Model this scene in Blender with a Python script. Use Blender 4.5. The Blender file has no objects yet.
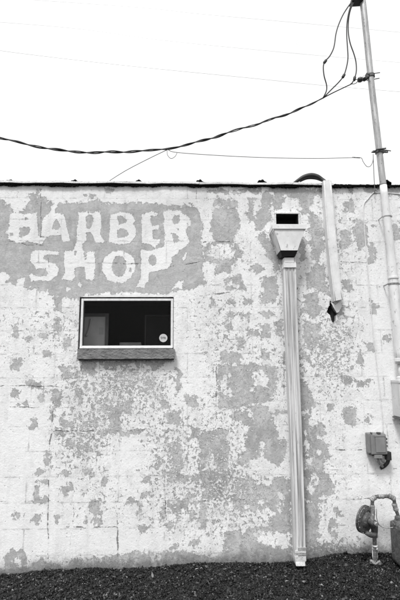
import bpy, bmesh, math, random
import numpy as np
from mathutils import Vector, Matrix
random.seed(7); RNG = np.random.default_rng(11)
R = math.radians
scene = bpy.context.scene
col = scene.collection

# ------------------------------------------------------------------ camera (survey of the place)
F = 450.0; CX, CY = 200.0, 300.0
PITCH, YAW, ROLL = R(9.1), R(1.4), R(.25)
CAM = Vector((0, -4.2, 1.62))
fwd = Vector((math.sin(YAW)*math.cos(PITCH), math.cos(YAW)*math.cos(PITCH), math.sin(PITCH)))
rt0 = Vector((math.cos(YAW), -math.sin(YAW), 0)); up0 = rt0.cross(fwd)
rt = rt0*math.cos(ROLL) - up0*math.sin(ROLL); up = up0*math.cos(ROLL) + rt0*math.sin(ROLL)

def P(px, py, y=0.0):
    """measured point of the photo -> place on the vertical plane y"""
    d = fwd*F + rt*(px-CX) + up*(CY-py)
    return CAM + d*((y-CAM.y)/d.y)
def S(y=0.0, px=200, py=300):
    d = fwd*F + rt*(px-CX) + up*(CY-py)
    return ((y-CAM.y)/d.y)          # metres per photo pixel at that place
cam = bpy.data.cameras.new('camera'); camo = bpy.data.objects.new('camera', cam); col.objects.link(camo)
m3 = Matrix((rt, up, -fwd)).transposed(); camo.matrix_world = Matrix.Translation(CAM) @ m3.to_4x4()
cam.sensor_fit = 'VERTICAL'; cam.sensor_height = 36; cam.lens = 36*F/600; cam.clip_end = 2000; cam.clip_start = .02
scene.camera = camo

# ------------------------------------------------------------------ helpers
def tag(o, label=None, cat=None, group=None, kind=None):
    if label: o['label'] = label
    if cat: o['category'] = cat
    if group: o['group'] = group
    if kind: o['kind'] = kind
    return o
def empty(name, loc, label=None, cat=None, group=None):
    o = bpy.data.objects.new(name, None); col.objects.link(o); o.location = loc; o.empty_display_size = .1
    return tag(o, label, cat, group)
def link(name, me, mats, parent=None, smooth=False):
    o = bpy.data.objects.new(name, me); col.objects.link(o)
    for m in (mats if isinstance(mats, (list, tuple)) else [mats]): me.materials.append(m)
    if parent is not None:
        o.parent = parent
        t = Vector(parent.location)
        q = parent.parent
        while q is not None: t += Vector(q.location); q = q.parent
        o.location = -t if not parent.get('_m') else Vector((0,0,0))
        o['_m'] = 0
    if smooth: me.polygons.foreach_set('use_smooth', [True]*len(me.polygons))
    return o
class MB:
    def __init__(s): s.v = []; s.f = []; s.mi = []; s.sm = []
    def add(s, vs, fs, mi=0, sm=False):
        b = len(s.v); s.v += [tuple(v) for v in vs]
        for f in fs: s.f.append([b+i for i in f]); s.mi.append(mi); s.sm.append(sm)
    def box(s, a, b, mi=0, bev=0.0):
        x0,y0,z0 = [min(a[i], b[i]) for i in range(3)]; x1,y1,z1 = [max(a[i], b[i]) for i in range(3)]
        s.hexa([(x0,y0,z0),(x1,y0,z0),(x1,y1,z0),(x0,y1,z0),(x0,y0,z1),(x1,y0,z1),(x1,y1,z1),(x0,y1,z1)], mi, bev)
    def hexa(s, c, mi=0, bev=0.0):
        fs = [(0,3,2,1),(4,5,6,7),(0,1,5,4),(1,2,6,5),(2,3,7,6),(3,0,4,7)]
        if bev <= 0: s.add(c, fs, mi); return
        bm = bmesh.new(); vs = [bm.verts.new(q) for q in c]
        for f in fs: bm.faces.new([vs[i] for i in f])
        bmesh.ops.bevel(bm, geom=list(bm.edges), offset=bev, segments=2, affect='EDGES', profile=.5)
        bm.verts.index_update()
        s.add([v.co.copy() for v in bm.verts], [[v.index for v in f.verts] for f in bm.faces], mi); bm.free()
    def tube(s, pts, r, n=10, mi=0, cap=True, sub=0, twist=None):
        pts = [Vector(p) for p in pts]
        if sub: pts, r = smooth_path(pts, r, sub)
        rs = r if isinstance(r, (list, tuple)) else [r]*len(pts)
        T = []
        for i in range(len(pts)):
            a = pts[max(i-1,0)]; b = pts[min(i+1,len(pts)-1)]; T.append((b-a).normalized())
        ref = Vector((0,0,1)) if abs(T[0].z) < .9 else Vector((0,1,0))
        u = (ref - T[0]*ref.dot(T[0])).normalized()
        vs = []
        for i, p in enumerate(pts):
            u = (u - T[i]*u.dot(T[i])).normalized(); w = T[i].cross(u)
            for k in range(n):
                a = 2*math.pi*k/n; vs.append(p + u*(rs[i]*math.cos(a)) + w*(rs[i]*math.sin(a)))
        fs = []
        for i in range(len(pts)-1):
            for k in range(n): fs.append((i*n+k, i*n+(k+1)%n, (i+1)*n+(k+1)%n, (i+1)*n+k))
        s.add(vs, fs, mi, True)
        if cap:
            s.add(vs[:n], [list(range(n))[::-1]], mi); s.add(vs[-n:], [list(range(n))], mi)
    def lathe(s, c, axis, prof, n=32, mi=0):
        """prof = [(distance along axis, radius)]"""
        c = Vector(c); ax = Vector(axis).normalized()
        ref = Vector((0,0,1)) if abs(ax.z) < .9 else Vector((1,0,0))
        u = (ref-ax*ref.dot(ax)).normalized(); w = ax.cross(u); vs = []
        for (d, r) in prof:
            for k in range(n):
                a = 2*math.pi*k/n; vs.append(c+ax*d+u*(r*math.cos(a))+w*(r*math.sin(a)))
        fs = [(i*n+k, i*n+(k+1)%n, (i+1)*n+(k+1)%n, (i+1)*n+k) for i in range(len(prof)-1) for k in range(n)]
        s.add(vs, fs, mi, False)
        s.add(vs[:n], [list(range(n))[::-1]], mi); s.add(vs[-n:], [list(range(n))], mi)
    def build(s, name, mats, parent=None):
        me = bpy.data.meshes.new(name); me.from_pydata(s.v, [], s.f)
        o = link(name, me, mats, parent)
        me.polygons.foreach_set('material_index', s.mi); me.polygons.foreach_set('use_smooth', s.sm)
        bm = bmesh.new(); bm.from_mesh(me); bmesh.ops.remove_doubles(bm, verts=bm.verts, dist=1e-6)
        bmesh.ops.recalc_face_normals(bm, faces=bm.faces); bm.to_mesh(me); bm.free()
        return o
def smooth_path(pts, r, sub):
    n = len(pts); out = []; ro = []
    rs = r if isinstance(r, (list, tuple)) else [r]*n
    for i in range(n-1):
        p0 = pts[max(i-1,0)]; p1 = pts[i]; p2 = pts[i+1]; p3 = pts[min(i+2,n-1)]
        for k in range(sub):
            t = k/sub
            out.append(.5*((2*p1)+(p2-p0)*t+(2*p0-5*p1+4*p2-p3)*t*t+(3*p1-p0-3*p2+p3)*t**3)); ro.append(rs[i]*(1-t)+rs[i+1]*t)
    out.append(pts[-1]); ro.append(rs[-1]); return out, ro

# ------------------------------------------------------------------ materials
def newmat(name):
    m = bpy.data.materials.new(name); m.use_nodes = True; nt = m.node_tree; nt.nodes.clear()
    out = nt.nodes.new('ShaderNodeOutputMaterial'); b = nt.nodes.new('ShaderNodeBsdfPrincipled')
    nt.links.new(b.outputs[0], out.inputs[0]); return m, nt, b
class N:
    def __init__(s, nt): s.nt = nt
    def n(s, t, **k):
        x = s.nt.nodes.new(t)
        for a, v in k.items(): setattr(x, a, v)
        return x
    def put(s, sock, v):
        if isinstance(v, bpy.types.NodeSocket): s.nt.links.new(v, sock)
        else: sock.default_value = v
    def m(s, op, a, b=0.0, c=0.0, clamp=False):
        x = s.n('ShaderNodeMath', operation=op, use_clamp=clamp)
        s.put(x.inputs[0], a); s.put(x.inputs[1], b)
        if op in ('MULTIPLY_ADD', 'COMPARE', 'SMOOTH_MIN', 'SMOOTH_MAX'): s.put(x.inputs[2], c)
        return x.outputs[0]
    def noise(s, scale, detail=3, rough=.55, vec=None, dist=0.0):
        x = s.n('ShaderNodeTexNoise'); x.inputs['Scale'].default_value = scale; x.inputs['Detail'].default_value = detail
        x.inputs['Roughness'].default_value = rough; x.inputs['Distortion'].default_value = dist
        if vec is not None: s.nt.links.new(vec, x.inputs['Vector'])
        return x.outputs['Fac']
    def mapr(s, v, a, b, c=0.0, d=1.0, smooth=False):
        x = s.n('ShaderNodeMapRange'); x.clamp = True
        if smooth: x.interpolation_type = 'SMOOTHSTEP'
        s.put(x.inputs['Value'], v)
        for k, q in zip(('From Min','From Max','To Min','To Max'), (a,b,c,d)): s.put(x.inputs[k], q)
        return x.outputs['Result']
    def mix(s, f, a, b):   # scalar mix
        x = s.n('ShaderNodeMix', data_type='FLOAT'); s.put(x.inputs[0], f); s.put(x.inputs[2], a); s.put(x.inputs[3], b); return x.outputs[0]
    def attr(s, name):
        x = s.n('ShaderNodeAttribute', attribute_name=name); return x.outputs['Fac']
    def pos(s, sc=(1,1,1)):
        g = s.n('ShaderNodeNewGeometry'); mp = s.n('ShaderNodeMapping'); mp.inputs['Scale'].default_value = sc
        s.nt.links.new(g.outputs['Position'], mp.inputs[0]); return mp.outputs[0]
    def grey(s, v):
        x = s.n('ShaderNodeCombineColor'); 
        for i in range(3): s.put(x.inputs[i], v)
        return x.outputs[0]
    def bump(s, h, dist=.01, strength=1.0, normal=None):
        x = s.n('ShaderNodeBump'); x.inputs['Distance'].default_value = dist; x.inputs['Strength'].default_value = strength
        s.nt.links.new(h, x.inputs['Height'])
        if normal is not None: s.nt.links.new(normal, x.inputs['Normal'])
        return x.outputs[0]
def simple(name, lo, hi, scale=20, rough=.6, metal=0.0, bump=.0, spots=0.0, spotv=.1, stretch=(1,1,1), spec=.5):
    """grey material; lo..hi base value by noise, optional dark or light spots of wear"""
    m, nt, b = newmat(name); k = N(nt); v = k.pos(stretch)
    n1 = k.noise(scale, 5, .6, v); base = k.mapr(n1, .3, .7, lo, hi)
    if spots > 0:
        n2 = k.noise(scale*2.7, 6, .65, v); base = k.mix(k.mapr(n2, .70-spots*.3, .74-spots*.3), base, spotv)
    k.put(b.inputs['Base Color'], k.grey(base)); b.inputs['Roughness'].default_value = rough; b.inputs['Metallic'].default_value = metal
    b.inputs['Specular IOR Level'].default_value = spec
    if bump: k.put(b.inputs['Normal'], k.bump(k.noise(scale*4, 4, .6, v), bump, 1.0))
    return m
M = {}
M['white_metal'] = simple('painted white metal', .66, .8, 14, .45, spots=.25, spotv=.36, stretch=(1,1,.5), bump=.001)
M['duct'] = simple('white painted cover', .62, .80, 10, .6, spots=.26, spotv=.46, bump=.002, stretch=(1,1,.7))
M['galv'] = simple('weathered galvanised steel', .28, .52, 26, .5, .35, spots=.3, spotv=.12, stretch=(1,1,.25))
M['conduit_white'] = simple('white painted conduit', .6, .80, 14, .55, spots=.32, spotv=.40, stretch=(1,1,.4))
M['black'] = simple('black rubber', .012, .03, 40, .55)
M['tar'] = simple('roofing tar', .003, .010, 30, .95, bump=.01, spots=.06, spotv=.06, spec=.08)
M['coping'] = simple('weathered coping metal', .55, .8, 18, .5, spots=.4, spotv=.18, stretch=(1,1,3))
M['alu'] = simple('painted window frame', .62, .80, 30, .4, .0, spots=.1, spotv=.4)
M['caulk'] = simple('dark caulk', .015, .05, 40, .9)  # window caulk; also colours the shadow strip under the sill
M['sill'] = simple('weathered concrete sill', .13, .26, 14, .9, bump=.01, spots=.25, spotv=.07, stretch=(1,1,1.6))
M['iron'] = simple('weathered grey iron', .05, .15, 30, .6, .3, spots=.4, spotv=.28, bump=.003)
M['ironpale'] = simple('pale weathered iron', .2, .42, 40, .6, .2, spots=.5, spotv=.08, bump=.003)
M['box'] = simple('grey utility enclosure', .15, .21, 12, .5, spots=.15, spotv=.28)
M['boxlid'] = simple('grey enclosure lid', .19, .25, 12, .5, spots=.15, spotv=.13)
M['meterbox'] = simple('painted meter enclosure', .5, .66, 10, .5, spots=.2, spotv=.3, stretch=(1,1,.5))
M['inner_shade'] = simple('painted shade inside openings', .008, .02, 30, .9)  # near-black colour painting the shade of hollows and undersides
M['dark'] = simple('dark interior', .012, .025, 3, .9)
M['board'] = simple('grey panel seen indoors', .62, .76, 9, .8)
M['boardlight'] = simple('pale card indoors', .5, .62, 9, .8)
M['boarddark'] = simple('dark frame wood', .05, .08, 9, .8)
M['boxdim'] = simple('grey cardboard', .14, .22, 9, .8)
M['sticker'] = simple('pale sticker', .46, .56, 90, .6)
M['ink'] = simple('sticker ink', .10, .16, 90, .6)
M['wire'] = simple('grey telephone wire', .12, .2, 40, .6)
M['wirepaint'] = simple('painted over cable', .6, .8, 30, .7, spots=.3, spotv=.4)
M['farwire'] = simple('far power wire', .5, .6, 4, .6)
M['porcelain'] = simple('insulator', .02, .06, 40, .25)
M['plate'] = simple('steel plate', .5, .6, 40, .4, .3)
M['roof'] = simple('roof membrane', .1, .16, 3, .9)

M['foot'] = simple('chipped painted metal', .42, .70, 45, .6, spots=.4, spotv=.22, bump=.002)
M['hop'] = simple('sheet metal hopper paint', .52, .76, 8, .55, spots=.42, spotv=.42, stretch=(1,1,.6), bump=.002)
# pipe with ribs: vertical streaks
def pipe_mat():
    m, nt, b = newmat('fluted downspout paint'); k = N(nt); v = k.pos((55,55,1.2)); w = k.pos((1,1,.35))
    st = k.noise(1.0, 3, .6, v); wn = k.noise(24, 6, .65, w)
    base = k.mapr(st, .36, .62, .27, .72)
    base = k.mix(k.mapr(wn, .60, .66), base, .4); base = k.mix(k.mapr(k.noise(5, 4, .6), .5, .62, 0, .5), base, .72)
    k.put(b.inputs['Base Color'], k.grey(base)); b.inputs['Roughness'].default_value = .5
    k.put(b.inputs['Normal'], k.bump(wn, .002)); return m
M['pipe'] = pipe_mat()

# ------------------------------------------------------------------ the painted block wall
def wall_mat():
    m, nt, b = newmat('flaking painted block wall'); k = N(nt); v = k.pos()
    n1 = k.noise(16, 9, .70, v, .25); n2 = k.noise(70, 4, .6, v); n3 = k.noise(26, 9, .70, v, .5); n5 = k.noise(130, 3, .6, v)
    sub = lambda q, a: k.m('MULTIPLY', k.m('SUBTRACT', q, .5), a)
    paint = k.attr('paint'); speck = k.attr('speck'); tone = k.attr('tone'); fray = k.attr('fray')
    crack = k.attr('crack'); faint = k.attr('faint')
    E = k.m('ADD', k.m('MULTIPLY', fray, k.m('ADD', sub(n1, .19), sub(n3, .10))), k.m('ADD', sub(n2, .036), sub(n5, .02)))
    f1 = k.m('ADD', paint, E)
    # small isolated flakes; their number follows the speck field
    thr = k.m('SUBTRACT', .655, k.m('MULTIPLY', speck, .15))
    f2 = k.m('MULTIPLY', k.m('SUBTRACT', k.m('ADD', n3, sub(n2, .12)), thr), .11)
    # paint crumbs that still cling inside the bare patches
    n4 = k.noise(36, 9, .72, k.pos((1.0,1,1.2)), .4)
    cling = k.m('MULTIPLY', k.m('SUBTRACT', k.m('ADD', n4, sub(n5, .16)), k.m('SUBTRACT', .645, k.m('MULTIPLY', speck, .12))), .11)
    n7 = k.noise(52, 7, .7, k.pos((1.15,1,.85)), .3); f3 = k.m('MULTIPLY', k.m('SUBTRACT', n7, k.m('SUBTRACT', .665, k.m('MULTIPLY', speck, .09))), .06)
    f = k.m('MAXIMUM', k.m('MAXIMUM', f1, f3), f2); f = k.m('MINIMUM', f, k.m('MULTIPLY', cling, -1.0))
    bare = k.mapr(f, -.0016, .0016)
    # bare masonry / old grey coat
    g = k.mapr(k.noise(6, 7, .65, v), .3, .7, .36, .52)
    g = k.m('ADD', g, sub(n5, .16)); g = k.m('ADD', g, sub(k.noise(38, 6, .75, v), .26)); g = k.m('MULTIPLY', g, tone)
    g = k.mix(k.mapr(k.noise(95, 3, .7, k.pos((1,1,.8))), .655, .70, 0, .6), g, .20)
    # worn translucent older coat seen in both
    veil = k.mapr(k.m('ADD', k.noise(7.5, 9, .68, k.pos((1.1,1,.9)), .4), k.m('ADD', sub(n2, .10), k.m('MULTIPLY', speck, .05))), .535, .585)
    # paint: chalky white, with worn half-transparent places
    wv = k.mapr(k.noise(2.3, 6, .65, v), .3, .7, .76, .85); wv = k.m('ADD', wv, sub(n5, .10)); wv = k.m('ADD', wv, sub(n3, .16))
    thin = k.m('ADD', n4, sub(n5, .3)); lo = k.m('SUBTRACT', .585, k.m('MULTIPLY', speck, .08))
    wv = k.mix(k.mapr(thin, lo, k.m('ADD', lo, .05), 0, .45), wv, .58)
    wv = k.mix(k.m('MULTIPLY', veil, k.mapr(speck, -.3, .5, 0, .55)), wv, .58)
    g = k.mix(k.m('MULTIPLY', veil, k.mapr(speck, -.1, .5, .42, .6)), g, .60)
    g = k.mix(k.mapr(k.m('ADD', k.noise(17, 9, .72, k.pos((.8,1,1.3)), .6), sub(n5, .12)), .56, .63, 0, .45), g, .64)
    g = k.mix(k.mapr(k.m('ADD', k.noise(11, 9, .74, k.pos((1.3,1,.7)), .5), sub(n2, .10)), .57, .66, 0, .5), g, .26)
    base = k.mix(bare, wv, g)
    dk = k.m('MULTIPLY', k.mapr(k.m('ADD', k.noise(48, 8, .75, v, .3), k.m('MULTIPLY', speck, .03)), .672, .70), k.mapr(n1, .40, .55, .15, .8))
    base = k.mix(dk, base, .17)
    # general dirt in faint vertical runs
    run = k.mapr(k.noise(3.2, 6, .62, k.pos((2.6,1,.35))), .52, .72, 1.0, .86); base = k.m('MULTIPLY', base, run)
    # broken paint edges: relief shading painted dark, with some caught dirt
    rim = k.m('MULTIPLY', k.mapr(k.m('ABSOLUTE', k.m('SUBTRACT', f, .0014)), .0, .0033, 1, 0), k.mapr(n1, .42, .56, .1, .85))
    base = k.mix(rim, base, .14)
    # paint edge beside the bare patch, its lit rim painted bright
    lip = k.mapr(k.m('ABSOLUTE', k.m('ADD', f, .0035)), .0, .003, .5, 0); base = k.mix(lip, base, .86)
    # cracks along the block joints, broken up by noise
    cn = k.noise(9, 6, .7, v)
    cw = k.mapr(cn, .36, .66, -.003, .0078)
    cd = k.m('ADD', crack, sub(k.noise(45, 3, .6, v), .012)); cm = k.mapr(k.m('SUBTRACT', cd, cw), -.0018, .0018, 1, 0)
    fd = k.m('ADD', faint, sub(k.noise(40, 3, .6, v), .010)); fm = k.mapr(k.m('SUBTRACT', fd, k.mapr(cn, .42, .62, -.003, .0055)), -.002, .002, .6, 0)
    grid = k.attr('grid'); gd = k.m('ADD', grid, sub(k.noise(30, 5, .65, v), .022)); gmk = k.mapr(gd, .000, .006, 1, 0)
    base = k.mix(k.m('MULTIPLY', gmk, k.mapr(k.noise(5, 5, .65, v), .38, .60, .10, .75)), base, .34)
    base = k.mix(k.m('MULTIPLY', cm, .8), base, .13); base = k.mix(fm, base, .30)
    # soil splashed up from the ground
    hb = k.attr('foot'); spl = k.mapr(k.m('ADD', hb, sub(n1, .30)), .0, .09, .85, 0); spl2 = k.m('MULTIPLY', k.mapr(k.m('ADD', hb, sub(n2, .5)), .0, .16, 1, 0), .30)
    base = k.mix(spl, base, .13); base = k.mix(spl2, base, .2)
    # pinholes
    vo = k.n('ShaderNodeTexVoronoi'); vo.inputs['Scale'].default_value = 26; vo.inputs['Randomness'].default_value = 1
    nt.links.new(v, vo.inputs['Vector'])
    ph = k.m('MULTIPLY', k.mapr(k.m('ADD', vo.outputs['Distance'], sub(n5, .12)), .07, .11, 1, 0), k.mapr(k.noise(9, 4, .6, v), .54, .58))
    base = k.mix(ph, base, .12)
    k.put(b.inputs['Base Color'], k.grey(base)); b.inputs['Roughness'].default_value = .85; b.inputs['Specular IOR Level'].default_value = .25
    h = k.m('MULTIPLY', k.m('SUBTRACT', 1.0, bare), .0022)
    h = k.m('ADD', h, k.m('MULTIPLY', n2, .0022)); h = k.m('ADD', h, k.m('MULTIPLY', n5, .0010)); h = k.m('ADD', h, k.m('MULTIPLY', n1, .006))
    h = k.m('SUBTRACT', h, k.m('MULTIPLY', cm, .006)); h = k.m('SUBTRACT', h, k.m('MULTIPLY', fm, .002))
    k.put(b.inputs['Normal'], k.bump(h, 1.0, .9)); return m
M['wall'] = wall_mat()
M['sidewall'] = simple('plain painted block', .5, .78, 6, .9, spots=.4, spotv=.35, bump=.01)

# patches where the white coat is gone, in photo pixels: tracing of the wall, laid onto the wall plane
GREY = [
 [(-2,200),(8,204),(14,209),(22,211),(27,204),(33,200),(38,197),(44,197),(47,202),(60,203),(85,203),(92,201),(99,199),(103,203),(112,204),(125,203),(135,202),(150,204),(165,205),(180,206),(193,204),(199,212),(203,225),(201,240),(204,255),(202,270),(206,283),(196,288),(180,290),(165,294),(140,293),(120,292),(85,294),(78,299),(60,298),(45,291),(30,288),(10,283),(-2,278)],
 [(213,199),(238,200),(237,207),(214,206)], [(213,209),(238,208),(240,225),(235,240),(215,242),(211,225)], [(248,198),(254,198),(254,210),(249,210)],
 [(262,193),(270,190),(274,197),(270,206),(260,207)], [(272,188),(300,188),(322,190),(324,197),(312,196),(305,202),(300,199),(285,196),(282,205),(276,212),(272,200)],
 [(255,212),(268,205),(272,215),(265,225),(262,232),(256,228)], [(252,210),(256,217),(250,222),(247,215)],
 ('e',222,253,19,13), [(217,264),(232,262),(232,272),(216,274)], ('e',257,268,6,4),
 [(262,230),(268,238),(275,250),(279,262),(276,275),(272,262),(264,248),(258,240)], [(262,278),(275,274),(278,290),(275,302),(262,302)], [(225,278),(240,276),(246,290),(226,290)],
 [(208,190),(220,189),(232,191),(240,188),(244,191),(230,193),(210,193)], [(244,188),(262,188),(258,195),(250,192)],
 [(300,190),(312,195),(312,205),(306,214),(300,212)], [(308,210),(322,222),(325,235),(318,250),(310,235)], [(356,220),(366,222),(368,245),(360,250),(354,235)], [(340,232),(350,230),(352,245),(342,250)], [(346,202),(355,200),(354,212),(347,213)],
 [(349,188),(354,188),(352,193)], [(362,188),(378,188),(376,194),(364,192)], [(386,189),(400,190),(400,195),(388,194)], [(392,225),(398,222),(402,240),(394,240)],
 [(310,240),(322,232),(326,246),(318,262),(312,258)], [(318,265),(325,264),(326,285),(330,295),(318,290),(308,288),(305,275),(312,268)], [(342,281),(350,280),(353,288),(342,289)], [(370,240),(375,248),(375,262),(368,262)], [(300,240),(306,238),(305,258),(300,262)],
 [(305,295),(318,292),(318,305),(322,312),(315,318),(305,312)], [(303,325),(320,322),(320,342),(312,350),(304,345)], [(320,340),(328,345),(326,355),(318,352)], [(339,305),(345,306),(343,315),(338,314)], [(385,334),(390,335),(389,342),(385,340)], [(362,341),(372,345),(376,351),(368,351)], [(370,300),(378,305),(377,315),(371,313)], [(300,308),(306,310),(300,316)],
 [(299,380),(306,383),(315,404),(316,408),(300,410)], [(341,374),(352,378),(354,384),(342,382)], [(355,381),(371,380),(370,385),(356,386)], [(328,405),(335,403),(335,408),(329,409)], [(304,352),(312,356),(310,362),(303,360)], [(358,352),(364,356),(362,366),(357,364)],
 [(342,408),(356,408),(354,425),(346,424)], [(311,428),(320,424),(325,427),(325,435),(317,437),(311,433)], [(301,415),(311,412),(310,425),(318,437),(328,445),(330,458),(325,462),(318,470),(300,470)], ('e',368,419,3.4,2.2),
 [(302,468),(322,468),(330,478),(335,492),(328,498),(318,502),(306,502),(302,490)], [(303,500),(318,501),(320,515),(318,532),(303,532)], [(333,508),(338,510),(343,516),(337,515)], [(330,518),(336,519),(337,527),(330,530)],
 [(303,528),(318,530),(318,545),(314,562),(303,564)], [(312,545),(325,544),(348,546),(354,555),(340,558),(312,562)], [(330,530),(338,531),(337,536),(331,535)], [(352,548),(362,549),(366,556),(352,556)],
 [(262,288),(277,288),(276,299),(263,299)], ('e',248,302,4,3), ('e',267,314,4.5,3.5), [(262,326),(270,325),(270,337),(261,338)], [(275,323),(283,320),(282,335),(275,333)], ('e',228,326,3,5), ('e',230,316,3.5,2.2), [(240,315),(250,312),(249,317),(241,318)], [(247,330),(258,331),(256,337),(246,336)], [(236,338),(244,338),(244,350),(237,349)], ('e',232,303,3.4,4), [(211,300),(215,298),(214,307),(211,306)],
 [(218,368),(228,364),(240,366),(254,362),(262,366),(275,366),(278,372),(276,392),(270,400),(258,405),(240,408),(220,408),(218,400),(219,375)], [(220,350),(234,352),(242,355),(238,364),(222,362)], [(261,350),(270,352),(269,360),(262,358)], [(283,352),(287,356),(286,368),(283,364)],
 [(232,410),(248,412),(252,422),(246,424),(234,420)], [(250,406),(268,406),(272,418),(276,432),(286,440),(286,452),(280,466),(270,462),(262,455),(250,460),(242,468),(236,462),(246,450),(246,432),(252,420)], [(200,433),(216,430),(228,432),(228,470),(215,470),(212,450),(204,470),(200,470)], [(275,410),(286,412),(285,418),(276,416)],
 [(200,470),(228,470),(230,480),(226,498),(202,499)], [(236,478),(250,478),(262,487),(270,486),(275,478),(283,475),(290,480),(291,520),(292,530),(293,564),(225,566),(215,562),(228,548),(240,535),(250,528),(270,524),(275,512),(268,505),(262,512),(240,512),(233,505),(232,490)], [(200,503),(207,502),(206,530),(200,530)],
 [(226,532),(240,530),(244,540),(232,552),(224,548)],
 [(100,363),(125,361),(150,362),(165,360),(168,362),(155,370),(145,364),(120,366),(104,368)], [(145,375),(154,380),(153,393),(145,395),(142,385)], [(176,368),(181,370),(181,392),(176,395)], [(100,405),(110,402),(115,408),(128,400),(134,404),(128,412),(100,412)], [(124,370),(138,372),(140,382),(130,386),(122,378)], [(160,400),(168,402),(170,410),(160,408)],
 [(108,410),(123,410),(122,420),(118,432),(102,437),(100,432),(112,425)], [(118,432),(150,429),(148,431),(122,436)], [(163,412),(180,412),(182,422),(176,425),(165,420)], [(190,428),(200,428),(200,440),(192,438)], [(170,442),(182,444),(182,470),(172,470)], ('e',159,462,2.4,6), [(186,395),(196,398),(198,408),(188,406)],
 [(12,362),(22,356),(22,368),(12,370)], [(42,350),(50,350),(50,356),(43,357)], ('e',36,386,6.5,3.2), ('e',31,382,3,2), ('e',15,394,3.6,3.6), ('e',41,398,3,4), [(53,390),(62,388),(62,404),(54,408),(52,400)], [(60,366),(70,366),(72,378),(64,380)], [(82,360),(96,362),(95,375),(84,375)], ('e',23,404,4,1.6), ('e',78,395,4,6),
 [(54,297),(61,296),(62,311),(56,312)], [(54,320),(60,318),(62,332),(55,334)], ('e',68,344,4,6), ('e',16,330,2.5,6), ('e',45,336,4,2), ('e',28,338,3,2),
 [(50,408),(54,408),(53,420),(50,418)], [(54,430),(64,431),(68,436),(62,438),(55,436)], [(60,418),(72,422),(70,428),(62,426)], [(82,420),(98,418),(98,428),(84,426)], ('e',72,445,4.5,4.5), [(80,436),(84,436),(84,450),(79,448)], ('e',48,460,2.4,6), ('e',35,421,2,4), ('e',32,428,3,1.6),
 [(34,502),(46,496),(48,501),(40,505)], ('e',18,516,3.6,3.2), [(60,490),(70,483),(73,490),(64,495)], [(55,518),(60,514),(62,518),(56,522)], ('e',37,492,2,5), ('e',37,520,4.5,4), [(88,503),(100,500),(102,515),(90,512)], ('e',95,521,6,3), ('e',45,480,3,2), ('e',40,472,4,3), ('e',64,474,4,3), ('e',88,473,5,3),
 [(140,477),(150,476),(150,482),(144,482)], [(163,473),(175,472),(188,478),(188,484),(172,480),(163,477)], [(193,475),(200,475),(200,483),(194,482)], [(167,503),(182,500),(187,494),(193,495),(190,505),(180,512),(174,514)], [(187,512),(195,512),(196,520),(190,518)], ('e',132,502,3.5,2.2), ('e',145,495,3.5,2), ('e',139,508,2.4,4), [(137,526),(150,526),(150,531),(140,532)], ('e',163,512,2,6), ('e',170,526,4,4), ('e',105,480,3,5),
 [(100,562),(105,558),(118,555),(130,553),(138,551),(150,555),(168,551),(180,552),(196,553),(200,555),(212,560),(222,556),(226,566),(200,570),(160,573),(100,575)], [(165,550),(175,545),(180,545),(172,552)], [(188,542),(198,540),(199,545),(190,545)],
 [(5,558),(8,552),(22,551),(26,556),(24,564),(14,568),(4,567)], [(30,563),(42,559),(50,563),(60,565),(56,573),(34,574)], [(70,562),(78,557),(84,562),(84,572),(70,573)], [(86,562),(94,558),(100,560),(102,574),(84,575)], [(-2,570),(20,567),(60,568),(90,568),(90,580),(-2,584)],
 [(86,196),(94,195),(92,200),(87,199)], [(28,196),(34,193),(40,190),(40,196),(32,200)], [(105,189),(114,190),(112,194),(106,193)],
]
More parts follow.
